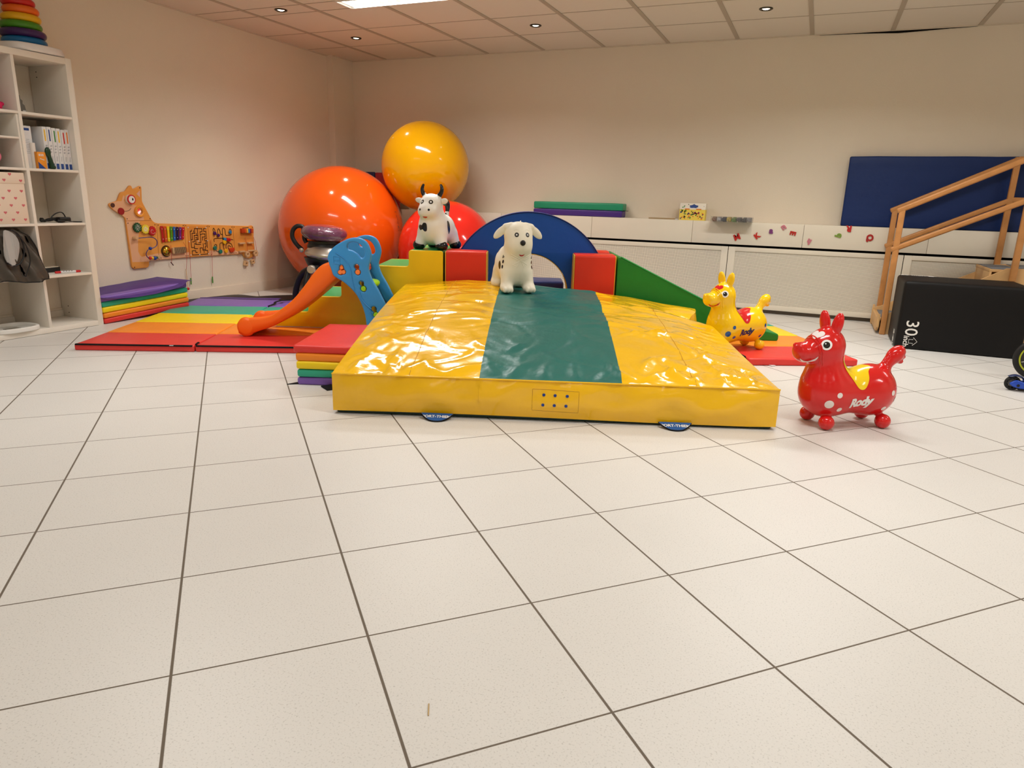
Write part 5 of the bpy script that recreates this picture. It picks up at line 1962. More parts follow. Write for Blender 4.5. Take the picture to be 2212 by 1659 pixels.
def donkey(label, loc, rz, zb, col, spot, saddle, heart, ink, pitch=0.0):
    t = thing('inflatable_donkey', label, 'hopper', (loc[0], loc[1], zb), rz, 'inflatable donkey hoppers')
    t.rotation_euler = (0, pitch, rz)
    body_m = hopper_mat('hopper_rubber', col)
    spot_m = hopper_mat('hopper_spot', spot)
    bm = bmesh.new()
    bm.from_mesh(DONKEY_ME)
    for f_ in bm.faces:
        f_.material_index = 0
    sp = [(0.128, 0.178, 0.0128), (0.166, 0.132, 0.0205), (0.112, 0.100, 0.0125), (-0.150, 0.180, 0.0125), (-0.190, 0.142, 0.0150), (-0.122, 0.104, 0.0125)]
    for sgn in (1, -1):
        for x, z, r in sp:
            yc = 0.11
            nx = 0.0
            nrm = Vector((0, sgn, 0))
            if x < -0.12:
                nrm = Vector((-0.35 if x > -0.17 else -0.7, sgn * 0.9, 0.0))
                yc = 0.095 if x > -0.17 else 0.08
            elif x > 0.07:
                nrm = Vector((0.15 if x < 0.15 else 0.35, sgn, -0.1))
                yc = 0.11 if x < 0.15 else 0.10
            if z < 0.12:
                nrm = nrm + Vector((0, 0, -0.45))
            c = Vector((x, sgn * yc, z))
            lay(bm, DBV, disc2d(r, 30, 4), c, nrm, off=0.0010, mi=1)
    body = obj('body', bm, [body_m, spot_m], t, angle=180, normals=False)
    for sgn in (1, -1):
        eye_parts(body, DBV, place(HC, YAW, (0.048, sgn * 0.068, 0.016)), place((0, 0, 0), YAW, (0.5, sgn * 0.85, 0.1)), 0.0235, M_EYEB, iris=0.62)
    # saddle
    sad = catmull([(-0.078, 0.068), (-0.01, 0.082), (0.070, 0.075), (0.092, 0.050), (0.066, 0.018), (0.052, -0.028), (0.028, -0.066), (-0.004, -0.064), (-0.034, -0.022), (-0.066, 0.025)], 5, True)
    shp = poly2d(sad, 0.007)
    sm = hopper_mat('hopper_saddle', saddle)
    bm = nb()
    for sgn in (1, -1):
        pts = [(-a * sgn if sgn < 0 else a, b) for a, b in shp[0]]
        lay(bm, DBV, (pts, shp[1]), (0.020, 0.06 * sgn, 0.255), (0, 0.72 * sgn, 0.70), (0, 0, 1), 0.0011)
    obj('saddle', bm, sm, t, normals=False, angle=180)
    # forehead heart
    hm = hopper_mat('hopper_heart', heart)
    ho = [(a, b) for a, b in heart_outline(0.032)]
    bm = nb()
    lay(bm, DBV, poly2d(ho, 0.006), place(HC, YAW, (0.06, 0.012, 0.050)), place((0, 0, 0), YAW, (0.75, 0.25, 0.65)), (0, 0, 1), 0.0012)
    obj('heart_mark', bm, hm, body, normals=False)
    # smiling mouth
    mo = catmull([(-0.034, 0.012), (-0.016, 0.000), (0.008, -0.003), (0.030, 0.006), (0.044, 0.020), (0.036, -0.002), (0.012, -0.016), (-0.018, -0.012)], 4, True)
    bm = nb()
    for sgn in (1, -1):
        pts, fs = poly2d(mo, 0.006)
        lay(bm, DBV, ([(a * sgn, b) for a, b in pts], fs), place(HC, YAW, (0.110, sgn * 0.030, -0.060)), place((0, 0, 0), YAW, (0.42, sgn * 0.8, -0.42)), (0, 0, 1), 0.0011)
    obj('mouth', bm, spot_m if heart == spot else hm, body, normals=False)
    # noseband rings moulded round the muzzle
    for k_, (xx, rr) in enumerate(((0.060, 0.0585), (0.071, 0.0565))):
        c = Vector(place(HC, YAW, (xx, 0, -0.021)))
        ax = Vector(place((0, 0, 0), YAW, (1, 0, -0.25))).normalized()
        u = Vector((-math.sin(YAW), math.cos(YAW), 0))
        v = ax.cross(u)
        ring = []
        for i in range(40):
            a = 2 * PI * i / 40
            d = u * math.cos(a) + v * math.sin(a)
            hit = DBV.ray_cast(c + d * 0.12, -d, 0.12)
            ring.append(tuple(hit[0]) if hit[0] else tuple(c + d * rr))
        obj('noseband', tube(ring, 0.0036, 7, closed=True), body_m, body)
    im = mat('print_ink', ink, rough=0.3)
    bm = nb()
    for sgn in (1, -1):
        text_lay(bm, DBV, 'Rody', 0.060, (0.010, sgn * 0.10, 0.138), (0, sgn, -0.12), (0, 0, 1), 0, bold=0.0032, shear=0.25, squash=0.92, rot=0.14 * 1, space=0.92)
    obj('lettering', bm, im, body, normals=False)
    return t


donkey('inflatable red donkey hopper with white spots and yellow saddle on the tiles', (0.236, 3.580), math.radians(213), 0.0,
       (212, 24, 24), (236, 226, 222), (246, 208, 24), (240, 232, 230), (238, 234, 230))
YD = donkey('inflatable yellow donkey hopper with blue spots and red saddle on the rainbow mat', (-0.418, 4.948), math.radians(226), 0.0475,
       (250, 204, 8), (24, 84, 150), (206, 30, 34), (208, 28, 40), (16, 50, 96))
YD.scale = (0.965, 0.965, 0.965)


# cow
def cow_sdf(P):
    b = smin(d_ell(P, (-0.045, 0, 0.155), (0.150, 0.118, 0.118)), d_ell(P, (0.055, 0, 0.150), (0.105, 0.112, 0.120)), 0.05)
    b = smin(b, d_cap(P, (0.060, 0, 0.20), (0.085, 0, 0.33), 0.096, 0.082), 0.05)
    b = smin(b, d_ell(P, (0.088, 0, 0.338), (0.078, 0.086, 0.074)), 0.02)
    b = smin(b, d_ell(P, (0.150, 0, 0.286), (0.058, 0.078, 0.058)), 0.035)
    for sy in (-1, 1):
        b = smin(b, d_cap(P, (0.075, 0.070 * sy, 0.11), (0.098, 0.094 * sy, 0.030), 0.052, 0.042), 0.03)
        b = smin(b, d_cap(P, (-0.115, 0.070 * sy, 0.11), (-0.128, 0.096 * sy, 0.030), 0.052, 0.042), 0.03)
        b = smin(b, d_cap(P, (0.078, 0.050 * sy, 0.380), (0.078, 0.064 * sy, 0.408), 0.024, 0.016), 0.012)
    b = smin(b, d_cap(P, (-0.165, 0, 0.235), (-0.185, 0, 0.285), 0.022, 0.014), 0.02)
    return b


COWB = sdf_mesh(cow_sdf, (-0.26, -0.20, -0.02), (0.26, 0.20, 0.46), 0.0066)
for v in COWB.verts:
    v.co.z = max(v.co.z, 0.002)
CBV = bvh_of(COWB)
M_COWW = hopper_mat('cow_white', (238, 235, 226), 0.4, 0.0)
M_COWB = hopper_mat('cow_black', (18, 18, 19), 0.22, 0.2)
t = thing('inflatable_cow', 'inflatable black and white cow hopper on the top foam step', 'hopper', (-2.595, 4.625, 0.6305), math.radians(-88), 'inflatable animal hoppers')
t.scale = (0.95, 0.95, 0.95)
spots_c = [((0.16, -0.035, 0.165), (1, -0.25, 0), [(-0.052, 0.006), (-0.032, 0.020), (-0.008, 0.018), (0.006, 0.034), (0.030, 0.034), (0.040, 0.012), (0.036, -0.022), (0.016, -0.028), (-0.002, -0.014), (-0.03, -0.02)]),
           ((0.03, 0.12, 0.165), (0.25, 1, 0.1), [(-0.016, 0.046), (0.004, 0.052), (0.018, 0.03), (0.022, -0.02), (0.008, -0.048), (-0.010, -0.036), (-0.020, 0.0)]),
           ((-0.13, 0.08, 0.175), (-0.5, 1, 0.1), [(-0.03, 0.055), (0.0, 0.062), (0.03, 0.03), (0.034, -0.02), (0.012, -0.045), (-0.012, -0.02), (-0.03, 0.01)]),
           ((-0.02, -0.12, 0.18), (0, -1, 0.1), [(-0.04, 0.04), (0.0, 0.05), (0.04, 0.02), (0.03, -0.04), (-0.01, -0.03), (-0.04, -0.01)]),
           ((-0.12, 0, 0.28), (-0.2, 0, 1), [(-0.05, 0.03), (0.01, 0.045), (0.05, 0.01), (0.03, -0.04), (-0.03, -0.03)])]
bm = COWB
for f_ in bm.faces:
    f_.material_index = 0
for c, n, ol in spots_c:
    up_ = (0, 0, 1) if abs(n[2]) < 0.8 else (1, 0, 0)
    lay(bm, CBV, poly2d(catmull(ol, 5, True), 0.007), c, n, up_, 0.0011, 1)
cow = obj('body', bm, [M_COWW, M_COWB], t, angle=180, normals=False)
for sx_, sy in ((0.106, 1), (0.106, -1), (-0.132, 1), (-0.132, -1)):
    bm = nb()
    yy = 0.098 * sy
    add_sphere(bm, (sx_, yy, 0.030), 1.0, 32, 18, (0.052, 0.047, 0.042))
    bmesh.ops.bisect_plane(bm, geom=bm.verts[:] + bm.edges[:] + bm.faces[:], plane_co=(sx_, yy, 0.052), plane_no=(0.1, -0.35 * sy, 1), clear_outer=True)
    for v in bm.verts:
        v.co.z = max(v.co.z, 0.0)
    obj('hoof', bm, M_COWB, t, angle=60)
for sy in (-1, 1):
    hp = catmull([(0.078, 0.058 * sy, 0.398), (0.078, 0.076 * sy, 0.420), (0.076, 0.084 * sy, 0.447), (0.074, 0.078 * sy, 0.472), (0.074, 0.070 * sy, 0.484)], 5)
    k_ = len(hp)
    obj('horn', tube(hp, [0.0185 * (1 - 0.62 * (i / (k_ - 1)) ** 1.3) for i in range(k_)], 16), M_COWB, t)
    bm = nb()
    from mathutils import Euler
    add_sphere(bm, (0, 0, 0), 1.0, 24, 14, (0.012, 0.040, 0.022))
    bmesh.ops.transform(bm, matrix=Matrix.Translation((0.078, 0.100 * sy, 0.362)) @ Euler((0.20 * sy, 0.3, -0.15 * sy)).to_matrix().to_4x4(), verts=bm.verts[:])
    obj('ear', bm, M_COWW, t)
    eye_parts(t, CBV, (0.155, 0.033 * sy, 0.352), (0.9, 0.32 * sy, 0.25), 0.0165, M_EYEW, iris=0.45, glint=False, white=M_EYEB)
    bm = nb()
    lay(bm, CBV, disc2d(0.0085, 18, 2), (0.20, 0.037 * sy, 0.298), (0.9, 0.30 * sy, 0.15), (0, 0, 1), 0.0012)
    obj('nostril', bm, M_EYEB, t, normals=False)
bm = nb()
lay(bm, CBV, poly2d(catmull([(-0.020, 0.004), (0.0, 0.008), (0.020, 0.004), (0.012, -0.006), (0.0, -0.009), (-0.012, -0.006)], 4, True), 0.006), (0.19, 0.0, 0.243), (0.8, 0, -0.6), (0, 0, 1), 0.0012)
obj('mouth', bm, mat('cow_mouth', (206, 70, 44), rough=0.35), t, normals=False)
tl = catmull([(-0.183, 0, 0.280), (-0.190, 0, 0.310), (-0.182, 0.0, 0.345), (-0.155, 0.0, 0.355), (-0.135, 0, 0.335)], 6)
obj('tail_tip', tube(tl, [0.015 + 0.006 * math.sin(PI * i / (len(tl) - 1)) for i in range(len(tl))], 14), M_COWB, t)


# dog
def dog_sdf(P):
    b = smin(d_ell(P, (-0.060, 0, 0.175), (0.155, 0.124, 0.135)), d_ell(P, (0.040, 0, 0.170), (0.110, 0.118, 0.140)), 0.05)
    b = smin(b, d_cap(P, (0.055, 0, 0.26), (0.070, 0, 0.375), 0.096, 0.094), 0.045)
    b = smin(b, d_ell(P, (0.070, 0, 0.385), (0.086, 0.100, 0.078)), 0.02)
    b = smin(b, d_ell(P, (0.122, 0, 0.318), (0.066, 0.084, 0.070)), 0.05)
    for sy in (-1, 1):
        b = smin(b, d_cap(P, (0.075, 0.066 * sy, 0.12), (0.098, 0.082 * sy, 0.040), 0.052, 0.042), 0.03)
        b = smin(b, d_ell(P, (0.118, 0.084 * sy, 0.030), (0.052, 0.044, 0.032)), 0.02)
        b = smin(b, d_cap(P, (-0.125, 0.070 * sy, 0.11), (-0.135, 0.088 * sy, 0.040), 0.055, 0.044), 0.03)
        b = smin(b, d_ell(P, (-0.118, 0.090 * sy, 0.030), (0.052, 0.044, 0.032)), 0.02)
        for k_ in (-1, 0, 1):
            b = smin(b, d_ell(P, (0.158, (0.084 + 0.024 * k_) * sy, 0.024), (0.016, 0.013, 0.020)), 0.008)
        # folded ears: from the top corners drooping outward
        b = smin(b, d_cap(P, (0.066, 0.056 * sy, 0.444), (0.066, 0.094 * sy, 0.436), 0.022, 0.022), 0.014)
        Q = rot_pts(P, (0.066, 0.132 * sy, 0.400), -sy * 0.72, 0, 0)
        b = smin(b, d_ell(Q, (0, 0, 0), (0.013, 0.062, 0.027)), 0.010)
    b = smin(b, d_cap(P, (-0.19, 0.0, 0.17), (-0.235, 0.0, 0.07), 0.036, 0.030), 0.03)
    b = smin(b, d_cap(P, (0.085, 0.006, 0.452), (0.090, 0.008, 0.490), 0.008, 0.0015), 0.006)
    b = smin(b, d_cap(P, (0.085, -0.012, 0.452), (0.092, -0.022, 0.470), 0.008, 0.002), 0.006)
    return b


DOGB = sdf_mesh(dog_sdf, (-0.31, -0.24, -0.006), (0.23, 0.24, 0.51), 0.0064)
for v in DOGB.verts:
    v.co.z = max(v.co.z, 0.0)
GBV = bvh_of(DOGB)
M_DOG = hopper_mat('dog_cream', (238, 232, 212), 0.5, 0.0)
t = thing('inflatable_dog', 'inflatable cream white dog hopper standing on the green strip of the landing mat', 'hopper', (-1.822, 4.290, 0.419), math.radians(-51), 'inflatable animal hoppers')
t.scale = (0.95, 0.905, 0.955)
t.rotation_euler = (0, math.radians(2.5), math.radians(-51))
bm = DOGB
for f_ in bm.faces:
    f_.material_index = 0
for sgn in (1, -1):
    for (x, z, w_, h_, tl_) in ((0.055, 0.170, 0.0085, 0.013, 0.2), (0.058, 0.205, 0.0085, 0.0125, -0.3), (0.010, 0.176, 0.017, 0.029, 0.15),
                                (0.050, 0.238, 0.004, 0.0125, -0.35), (0.062, 0.236, 0.003, 0.009, -0.35), (-0.12, 0.20, 0.02, 0.03, 0.3), (-0.09, 0.26, 0.01, 0.016, 0.0)):
        pts, fs = disc2d(1.0, 26, 3)
        ca, sa = math.cos(tl_), math.sin(tl_)
        pts = [(a * w_ * ca - b * h_ * sa, a * w_ * sa + b * h_ * ca) for a, b in pts]
        lay(bm, GBV, (pts, fs), (x + ((0.055 if sgn > 0 else 0.025) if x > 0 else 0), 0.110 * sgn, z), (0.5 if x > 0.0 else 0.1, sgn, 0.05), (0, 0, 1), 0.0011, 1)
dog = obj('body', bm, [M_DOG, M_COWB], t, angle=180, normals=False)
for sy in (-1, 1):
    e = eye_parts(t, GBV, (0.150, 0.036 * sy, 0.390), (0.95, 0.25 * sy, 0.15), 0.0152, M_EYEW, iris=0.36, glint=False, white=mat('eye_charcoal', (46, 46, 44), rough=0.4))
    bm = tube([tuple((GBV.ray_cast(Vector((0.35, (0.022 + 0.034 * q) * sy, 0.411 + 0.014 * math.sin(PI * (0.25 + 0.6 * q)))), Vector((-1, 0, 0)))[0] or Vector((0.14, 0, 0.41)))) for q in np.linspace(0, 1, 9)], 0.0018, 6)
    obj('brow', bm, M_DOG, t)
bm = nb()
add_sphere(bm, (0.190, 0.0, 0.342), 1.0, 28, 18, (0.012, 0.0195, 0.0185))
obj('nose', bm, mat('dog_nose', (26, 25, 25), rough=0.45), t)
bm = nb()
lay(bm, GBV, poly2d(catmull([(-0.020, 0.005), (0.0, 0.000), (0.020, 0.005), (0.010, -0.007), (0.0, -0.009), (-0.010, -0.007)], 4, True), 0.006), (0.17, 0.0, 0.262), (0.85, 0, -0.5), (0, 0, 1), 0.0012)
obj('mouth', bm, mat('dog_mouth', (196, 44, 48), rough=0.4), t, normals=False)
# moulded neckerchief bow on the chest
bm = nb()
for (y0, z0_, y1, z1_) in ((0, 0.222, -0.055, 0.190), (0, 0.222, 0.055, 0.190), (0, 0.222, -0.03, 0.172), (0, 0.222, 0.030, 0.172), (-0.055, 0.190, -0.034, 0.186), (0.055, 0.190, 0.034, 0.186),
                           (-0.07, 0.262, 0, 0.226), (0.07, 0.262, 0, 0.226), (-0.068, 0.245, -0.01, 0.222), (0.068, 0.245, 0.01, 0.222)):
    pts = []
    for q in np.linspace(0, 1, 9):
        h_ = GBV.ray_cast(Vector((0.4, y0 + (y1 - y0) * q, z0_ + (z1_ - z0_) * q)), Vector((-1, 0, 0)))
        if h_[0]:
            pts.append(tuple(h_[0]))
    if len(pts) > 3:
        add_tube(bm, pts, 0.0019, 6)
obj('moulded_bow', bm, M_DOG, t)

# ------------------------------------------------------------------ animal-shaped activity board on the left wall
BX_ = XL + 0.0015                                  # wall side
BT = 0.018                                         # board thickness
M_BRD = mat('board_orange', (232, 158, 74), rough=0.4, spec=0.4, vary=0.03)
M_BRDE = mat('board_peach', (232, 178, 138), rough=0.4, spec=0.4)
M_WOODL = mat('light_wood', (214, 174, 128), rough=0.5, vary=0.08, vscale=40)
M_PINK = mat('ear_pink', (226, 176, 164), rough=0.45)
M_BROWN = mat('board_brown', (84, 44, 36), rough=0.45)
M_WIRE = mat('bead_wire', (40, 34, 40), rough=0.35, metal=0.6)
M_WIREB = mat('bead_wire_blue', (46, 44, 120), rough=0.35)
M_CORD = mat('red_cord', (190, 40, 44), rough=0.8)
OUT = [(4.015, 0.872), (4.024, 0.882), (4.094, 0.9), (4.131, 0.969), (4.176, 0.977), (4.218, 1.023), (4.235, 1.025), (4.247, 0.993), (4.318, 1.025), (4.332, 1.016), (4.322, 0.898),
       (4.4, 0.745), (4.425, 0.722), (4.454, 0.715), (5.531, 0.667), (5.562, 0.675), (5.591, 0.662), (5.594, 0.631), (5.585, 0.561), (5.589, 0.438), (5.570, 0.365), (5.506, 0.345), (5.445, 0.359),
       (5.42, 0.395), (4.999, 0.403), (4.733, 0.405), (4.393, 0.402), (4.331, 0.403), (4.326, 0.362), (4.31, 0.345), (4.177, 0.344), (4.158, 0.36), (4.148, 0.735), (4.145, 0.77), (4.111, 0.792),
       (4.045, 0.831), (4.017, 0.858)]
OUT = rounded(OUT, 0.016, 3)
AB = thing('activity_board', 'orange animal-shaped activity board with beads, gears and maze on the left wall', 'activity board', (BX_, 0, 0))


def onb(x_off, poly, thick, m, name, parent=None, bevel=0.0, res=2):
    """a flat piece lying on the board front; x_off is the height of its back above the wall"""
    return obj(name, me_bm(prism(poly if isinstance(poly[0], list) else [poly], thick, bevel, AX_YZ, (x_off + thick / 2, 0, 0), res)), m, parent or AB)


def ring2(y, z, r, n=28):
    return [(y + r * math.cos(2 * PI * i / n), z + r * math.sin(2 * PI * i / n)) for i in range(n)]


onb(0.0, OUT, BT, M_BRD, 'board', bevel=0.004)
XF = BT
FACE = [(4.018, 0.868), (4.03, 0.882), (4.094, 0.898), (4.130, 0.898), (4.141, 0.925), (4.152, 0.945), (4.160, 0.940), (4.152, 0.90), (4.212, 0.876), (4.265, 0.862), (4.296, 0.845), (4.319, 0.775), (4.322, 0.742), (4.152, 0.742), (4.148, 0.765), (4.113, 0.790), (4.047, 0.830)]
LEG = [(4.151, 0.738), (4.281, 0.738), (4.262, 0.66), (4.240, 0.56), (4.233, 0.487), (4.245, 0.455), (4.262, 0.441), (4.436, 0.461), (4.434, 0.406), (4.331, 0.4055), (4.328, 0.396), (4.166, 0.402)]
BEL = [(4.438, 0.457), (4.738, 0.451), (5.004, 0.452), (5.313, 0.44), (5.415, 0.402), (4.999, 0.406), (4.733, 0.409), (4.440, 0.406)]
for pol in (FACE, LEG, BEL):
    onb(XF, pol, 0.0006, M_BRDE, 'peach_paint')
onb(XF, [(4.276, 0.958), (4.312, 0.988), (4.306, 0.930)], 0.0008, M_PINK, 'ear_paint')
SEAM = mat('board_seam', (170, 104, 44), rough=0.6)
for (a, b) in (((4.149, 0.741), (4.395, 0.742)), ((4.445, 0.713), (4.429, 0.404)), ((4.735, 0.701), (4.731, 0.408)), ((5.006, 0.688), (5.004, 0.405)), ((5.314, 0.674), (5.315, 0.399))):
    obj('panel_joint', tube([(XF + 0.0004, a[0], a[1]), (XF + 0.0004, b[0], b[1])], 0.0016, 5), SEAM, AB)
for y, z in ((4.313, 1.008), (4.162, 0.757), (4.383, 0.755), (4.165, 0.722), (4.425, 0.703), (4.458, 0.700), (4.722, 0.690), (4.750, 0.688), (4.993, 0.676), (5.020, 0.674), (5.300, 0.662), (5.330, 0.661), (5.575, 0.652),
             (4.182, 0.358), (4.425, 0.418), (4.452, 0.418), (4.722, 0.42), (4.745, 0.42), (5.02, 0.415), (5.30, 0.412), (5.33, 0.412)):
    obj('screw_cap', add_lathe(nb(), [(0, 0.0012), (0.0045, 0.0012), (0.0052, 0.0)], 14, (XF, y, z), 0, Matrix(((0, 0, 1), (1, 0, 0), (0, 1, 0)))), M_BROWN, AB)
LX = Matrix(((0, 0, 1), (1, 0, 0), (0, 1, 0)))           # lathe axis -> +X


def knob(y, z, prof, m, name, parent=None, n=32):
    return obj(name, add_lathe(nb(), prof, n, (XF, y, z), 0, LX), m, parent or AB)


# face
eye = knob(4.198, 0.913, [(0.038, 0.0), (0.038, 0.018), (0.036, 0.02), (0, 0.02)], mat('eye_disc', (230, 214, 196), rough=0.4), 'eye')
obj('eye_ring', add_lathe(nb(), [(0.0, 0.027), (0.0375, 0.027), (0.0385, 0.024), (0.0385, 0.018), (0, 0.018)], 36, (XF, 4.204, 0.913), 0, LX), M_RED_INK, eye)
obj('eye_white', add_lathe(nb(), [(0.0, 0.0282), (0.0285, 0.0282), (0.0285, 0.026), (0, 0.026)], 36, (XF, 4.204, 0.913), 0, LX), M_EYEW, eye)
obj('pupil', add_lathe(nb(), [(0.0, 0.0294), (0.0085, 0.0294), (0.0085, 0.028), (0, 0.028)], 24, (XF, 4.212, 0.9145), 0, Matrix(((0, 0, 1), (0.8, 0, 0), (0, 1.25, 0)))), M_EYEB, eye)
knob(4.043, 0.866, [(0, 0.006), (0.017, 0.006), (0.018, 0.0)], M_BROWN, 'nose')
knob(4.111, 0.818, [(0, 0.012), (0.026, 0.011), (0.028, 0.008), (0.028, 0.0)], mat('tongue_red', (160, 26, 28), rough=0.4), 'tongue')
sm = catmull([(4.138, 0.818), (4.165, 0.819), (4.190, 0.826), (4.207, 0.842)], 6)
obj('smile', tube([(XF + 0.001, y, z) for y, z in sm], 0.0026, 6, flat=0.5), M_BLK_INK, AB)
mir = knob(4.281, 0.816, [(0.027, 0.002), (0.028, 0.016), (0.032, 0.018), (0.044, 0.018), (0.047, 0.014), (0.047, 0.0)], mat('mirror_frame', (244, 160, 54), rough=0.4), 'mirror_frame', n=40)
obj('mirror', add_lathe(nb(), [(0.0, 0.003), (0.029, 0.003)], 36, (XF, 4.281, 0.816), 0, LX), mat('mirror_glass', (214, 220, 224), rough=0.04, metal=1.0), mir)
for k_ in range(16):
    a = 2 * PI * k_ / 16
    obj('frame_dot', add_lathe(nb(), [(0, 0.0188), (0.002, 0.0188), (0.002, 0.017)], 8, (XF, 4.281 + 0.038 * math.cos(a), 0.816 + 0.038 * math.sin(a)), 0, LX), M_BROWN, mir)


# gears
def gear(y, z, r, m, teeth, name, deco, mk):
    pl = []
    for k_ in range(teeth):
        for da, rr in ((-0.30, 0.86), (-0.18, 1.0), (0.18, 1.0), (0.30, 0.86)):
            a = 2 * PI * (k_ + da * 0.85) / teeth
            pl.append((y + r * rr * math.cos(a), z + r * rr * math.sin(a)))
    g = onb(XF + 0.006, pl, 0.012, m, name, bevel=0.001)
    bm_ = nb()
    for path in deco:
        add_tube(bm_, [(XF + 0.0185, y + a, z + b) for a, b in path], 0.0019, 6, flat=0.5)
    obj('painted_mark', bm_, mk, g)
    return g


sw = []
for k_ in range(8):
    a0 = k_ * PI / 4
    sw.append([((0.006 + 0.021 * t_) * math.cos(a0 + 1.1 * t_), (0.006 + 0.021 * t_) * math.sin(a0 + 1.1 * t_)) for t_ in np.linspace(0, 1, 7)])
gear(4.239, 0.685, 0.041, mat('gear_green', (24, 82, 46), rough=0.4), 14, 'gear', sw, M_WHITE_INK)
pet = []
for k_ in range(5):
    a0 = k_ * 2 * PI / 5 + 0.3
    pet.append([(0.014 * math.cos(a0) + 0.006 * math.cos(b), 0.014 * math.sin(a0) + 0.006 * math.sin(b)) for b in np.linspace(0, 2 * PI, 10)])
gear(4.314, 0.670, 0.040, mat('gear_yellow', (240, 216, 66), rough=0.4), 14, 'gear', pet, M_WHITE_INK)
spi = [[((0.003 + 0.0042 * t_) * math.cos(t_), (0.003 + 0.0042 * t_) * math.sin(t_)) for t_ in np.linspace(0, 5.8, 40)]]
gear(4.380, 0.654, 0.040, mat('gear_red', (196, 32, 34), rough=0.4), 14, 'gear', spi, M_WHITE_INK)
# bead track on the front leg
bw = catmull([(0.034, 4.222, 0.599), (0.040, 4.278, 0.603), (0.046, 4.345, 0.602), (0.05, 4.383, 0.577), (0.052, 4.380, 0.537), (0.052, 4.345, 0.515), (0.05, 4.310, 0.510), (0.05, 4.281, 0.492), (0.048, 4.268, 0.463), (0.046, 4.284, 0.435), (0.044, 4.32, 0.425), (0.04, 4.36, 0.426), (0.034, 4.401, 0.432)], 6)
obj('bead_wire', tube([(XF + x, y, z) for x, y, z in bw], 0.0036, 8), M_WIREB, AB)
for (y, z) in ((4.205, 0.599), (4.403, 0.432)):
    obj('wire_post', add_lathe(nb(), [(0.018, 0.0), (0.016, 0.036), (0.013, 0.04), (0, 0.04)], 24, (XF, y, z), 0, LX), M_WOODL, AB)
for (x, y, z, r, c_) in ((0.05, 4.312, 0.511, 0.0145, (22, 62, 160)), (0.045, 4.306, 0.429, 0.0145, (206, 44, 36)), (0.043, 4.330, 0.427, 0.013, (244, 206, 40)), (0.042, 4.354, 0.426, 0.017, (22, 70, 160)), (0.039, 4.378, 0.429, 0.011, (24, 96, 70))):
    obj('bead', add_sphere(nb(), (XF + x, y, z), r, 20, 12), mat('bead_paint', c_, rough=0.3), AB)
# xylophone
XC = [(186, 30, 32), (216, 82, 30), (244, 208, 30), (78, 150, 30), (24, 98, 180), (22, 22, 70), (108, 44, 132), (200, 32, 40)]
for k_, c_ in enumerate(XC):
    yt, zt = 4.480 + 0.0329 * k_, 0.692 - 0.0023 * k_
    yb, zb_ = 4.484 + 0.0300 * k_, 0.552 + 0.0026 * k_
    pl = []
    v = Vector((yb - yt, zb_ - zt))
    L_ = v.length
    an = math.atan2(v.y, v.x)
    base = [(0, -0.012), (0.03, -0.013), (0.035, -0.010), (L_ - 0.035, -0.010), (L_ - 0.03, -0.013), (L_ - 0.004, -0.012), (L_, -0.006), (L_, 0.006), (L_ - 0.004, 0.012), (L_ - 0.03, 0.013), (L_ - 0.035, 0.010), (0.035, 0.010), (0.03, 0.013), (0, 0.012)]
    pl = [(yt + a * math.cos(an) - b * math.sin(an), zt + a * math.sin(an) + b * math.cos(an)) for a, b in base]
    kx = onb(XF + 0.008, pl, 0.006, mat('key_paint', c_, rough=0.35), 'xylophone_key', bevel=0.001)
    for f_ in (0.18, 0.80):
        obj('key_pin', add_lathe(nb(), [(0, 0.017), (0.0032, 0.016), (0.0032, 0.0)], 12, (XF, yt + v.x * f_, zt + v.y * f_), 0, LX), M_PAPER, kx)
# bell dome, ribbed wood block
bd = knob(4.509, 0.475, [(0.048, 0.0), (0.050, 0.006), (0.046, 0.012), (0.042, 0.012)], mat('bell_edge', (70, 52, 30), rough=0.35, metal=0.5), 'bell_rim', n=40)
obj('bell', add_lathe(nb(), [(0.042, 0.010), (0.040, 0.018), (0.030, 0.028), (0.015, 0.034), (0, 0.035)], 40, (XF, 4.509, 0.475), 0, LX), mat('brass', (206, 168, 60), rough=0.16, metal=1.0), bd)
gb = [(4.568, 0.446), (4.568, 0.502), (4.712, 0.504), (4.712, 0.450)]
onb(XF, rounded(gb, 0.01), 0.022, M_WOODL, 'ribbed_block', bevel=0.004)
bm = nb()
for k_ in range(20):
    y = 4.585 + 0.0063 * k_
    add_box(bm, (XF + 0.0215, y, 0.477), (0.004, 0.0026, 0.052))
obj('ribs', bm, mat('rib_brown', (84, 58, 34), rough=0.7), AB)
